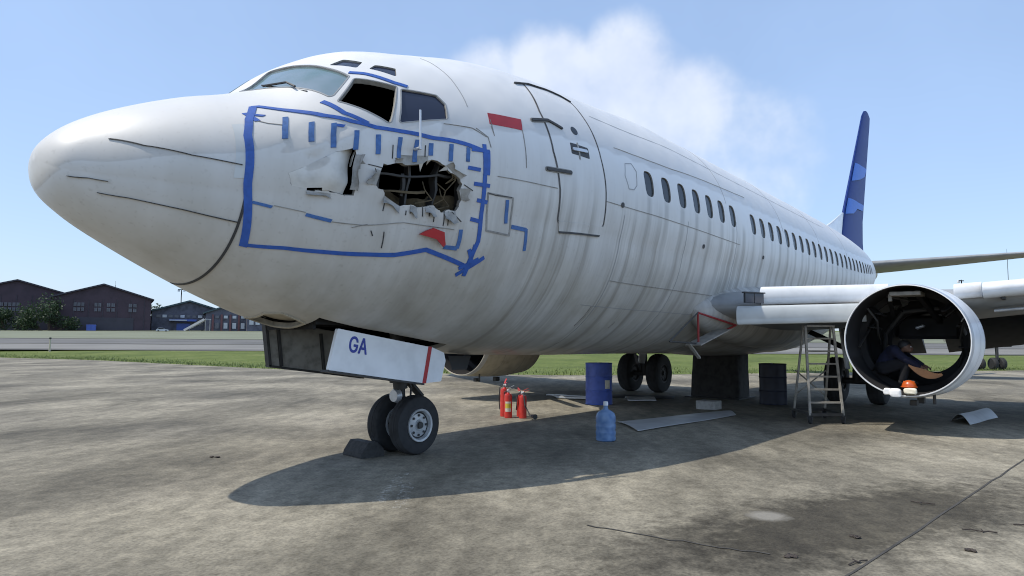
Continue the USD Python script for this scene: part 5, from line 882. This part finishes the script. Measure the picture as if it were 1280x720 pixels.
# treeline behind
for k, (px, w, h) in enumerate(((192, 22, 14.5), (210, 20, 13.5), (228, 24, 14.0), (252, 22, 12.6), (276, 26, 14.2), (303, 24, 14.0), (322, 24, 13.2))):
    bush('tree', ['pale tree right behind the hangar corner', 'second tree right of the hangar, above the cream building', 'tree behind the lamp mast', 'tree behind the right slope of the wide shed roof', 'tree between the two shed gables', 'tree behind the teal shed ridge', 'tree behind the pale flat building'][k], 'tree', at(px, 430), w*1.0, h, 700, 30+k, 10, True, .9)
def mast(name, label, px, D, h, lamp, r=.14):
    t = thing(name, label, 'lamp mast' if lamp else 'mast', at(px, D)); obj('pole', T.cylinder(radius=r, segment=[(0, 0, -.5), (0, 0, h)], sections=10), M['dark'], t)
    if lamp:
        obj('cross_arm', obox((0, 0, h-.15), (r*14, r*1.6, r*1.6), AXF), M['dark'], t)
        for s_ in (-1, 1) if lamp == 2 else (-1,): obj('floodlight', obox(np.array([*(L2*s_*r*6), h-.15-r*2]), (r*5, r*3, r*5), AXF, r*.3), M['lampwhite'], t)
    else: obj('aerial', T.cylinder(radius=r*.5, segment=[(0, 0, h), (0, 0, h+2)], sections=6), M['dark'], t)
mast('lamp_mast', 'tall thin floodlight mast rising above the far sheds', 226, 330, 20.0, 2, .22)
mast('radio_mast', 'thin mast on the skyline behind the right hangar', 143, 340, 22.5, 0, .12)
mast('lamp_mast', 'lamp post with one white lamp standing beyond the wing by the engine', 1204, 120, 11.0, 1, .09)
mast('radio_mast', 'very thin mast at the far right beyond the wing', 1263, 190, 23, 0, .07)
t = thing('marker_post', 'short yellowish marker post at the edge of the grass on the left', 'post', (*(CAM2+F2*56+L2*((65-640)/858.37*56)), plane_z(56)-.05)); obj('post', T.cylinder(radius=.07, segment=[(0, 0, -.2), (0, 0, 1.0)], sections=10), M['cream'], t); obj('post_cap', lathe([(0, 1.0), (.085, 1.0), (.085, 1.12), (0, 1.14)], 'z', 10), M['dark'], t)
# white building seen through the cowl and scattered trees there
aim(1163)
t = thing('far_building', 'long white building far beyond the grass, seen through the engine cowl', 'building', at(1163, 300)); obj('wall', lb((-13, 0, -3), (13, 9, 1.2), (0, 0, 0)), M['farwhite'], t); obj('roof', lb((-13.4, -.5, 1.2), (13.4, 9.4, 1.7), (0, 0, 0)), M['dullalu'], t)
for k in range(8): obj('window', lb((-12+k*3.1, -.15, -1.6), (-10.2+k*3.1, .02, .2), (0, 0, 0)), M['hangarwin'], t)
bush('shrub', 'dark shrub seen at the left of the opening through the engine cowl', 'shrub', at(1127, 110), 3.2, 2.8, 900, 51, 2, True, .22)
for k, (px, w, h) in enumerate(((1215, 20, 9), (1248, 22, 10), (1285, 24, 9))): bush('tree', ['far tree just right of the engine cowl below the wing', 'far tree below the slats near the picture edge', 'far tree at the right picture edge beyond the wing'][k], 'tree', at(px, 420), w, h, 600, 60+k, 10, True, .9)
# engine stand on wheels beyond the apron right
t = thing('engine_stand', 'wheeled stand carrying a grey cowl piece on the far apron right of the engine', 'stand', (41.5, -3.2, 0), math.degrees(YAW)-90)
for x_ in (-.55, .55):
    obj('leg', bar((x_, 0, .5), (x_, 0, 1.25), .12, .12, (0, 1, 0)), M['dark'], t)
    ax_ = obj('axle', T.cylinder(radius=.06, segment=[(x_-.3, 0, .32), (x_+.3, 0, .32)], sections=10), M['dark'], t)
    for dx in (-.22, .22): wheel(t, x_+dx, 0, .32, .32, .2, .16, 1) if False else obj('wheel', face(lathe([(0, -.12), (.26, -.12), (.32, -.06), (.32, .06), (.26, .12), (0, .12)], 'x', 20, (x_+dx, 0, .32)), np.zeros(3)) if False else lathe([(0, -.12), (.26, -.12), (.32, -.06), (.32, .06), (.26, .12), (0, .12)], 'x', 20, (x_+dx, 0, .32)), M['rubber'], t, 40)
obj('frame', cat(bar((-1.3, 0, 1.25), (1.3, 0, 1.25), .14, .12), bar((-1.3, .9, 1.25), (1.3, .9, 1.25), .14, .12), bar((-1.2, 0, 1.25), (-1.2, .9, 1.25), .1, .1), bar((1.2, 0, 1.25), (1.2, .9, 1.25), .1, .1)), M['dark'], t)
a = np.linspace(.1, 1.5, 12); obj('cowl_piece', loft([[[.35+(1.0-.15*q)*math.cos(x_)*1.0*r_, .1+q*1.2, 1.32+(.85-.2*q)*math.sin(x_)*r_] for r_, rng in ((1.0, a), (.96, a[::-1])) for x_ in rng] for q in (0, 1)]), M['greyboard'], t, 30)
obj('engine_core', lathe([(0, -1.2), (.35, -1.1), (.42, -.3), (.34, .5), (.2, .9), (0, 1.0)], 'x', 20, (-.7, .4, 1.75)), M['dullalu'], t, 40)
# parked airliner mostly beyond the right edge: only its wing reaches into view
wb = at(1330, 62); t = thing('parked_airliner', 'distant parked airliner beyond the right edge, only its dark wing tip showing above the wing', 'airliner', (wb[0], wb[1], 0), math.degrees(YAW)-90+90)
WZ = 6.6
fz = [(-20, .1, 4.2), (-19, 1.0, 4.2), (-16, 1.9, 4.4), (-10, 2.0, 4.5), (8, 2.0, 4.5), (15, 1.2, 5.2), (19, .3, 5.8)]
ang = np.linspace(0, 6.2832, 28, endpoint=False)
obj('fuselage', loft([[[x_, -22+r_*math.cos(a_), z_+r_*math.sin(a_)] for a_ in ang] for x_, r_, z_ in fz]), M['farwhite'], t, True)
obj('wing', loft([np.c_[x_+AX*c, np.full(len(AX), y_), z_+AZ*c*.8] for y_, x_, c, z_ in ((-23, -3, 7.5, 3.8), (-12, 2.0, 4.0, 5.2), (-.8, 6.6, 1.3, WZ), (.3, 7.4, .6, WZ+.05))]), M['dark'], t, 40)
obj('fin', loft([np.c_[x_+AX*c, -22+AZ*c*.8, np.full(len(AX), z_)] for z_, x_, c in ((5.5, 11, 6), (12, 16, 2.2))]), M['farwhite'], t, 40)
for y_ in (-24.5, -19.5):
    obj('gear_leg', T.cylinder(radius=.15, segment=[(1, y_, .5), (1, y_, 3.5)], sections=10), M['steel'], t); obj('wheel', lathe([(0, -.5), (.5, -.5), (.5, .5), (0, .5)], 'y', 18, (1, y_, .5)), M['rubber'], t)
obj('nose_leg', T.cylinder(radius=.12, segment=[(-15, -22, .4), (-15, -22, 3)], sections=10), M['steel'], t); obj('wheel', lathe([(0, -.3), (.4, -.3), (.4, .3), (0, .3)], 'y', 18, (-15, -22, .4)), M['rubber'], t)
for y_ in (-16, -28): obj('engine', lathe([(.7, -3), (.95, -2.6), (1.0, -1), (.7, 1), (.6, 1), (.8, -2.6), (.7, -3)], 'x', 28, (1.5, y_, 2.6)), M['farwhite'], t, 40)
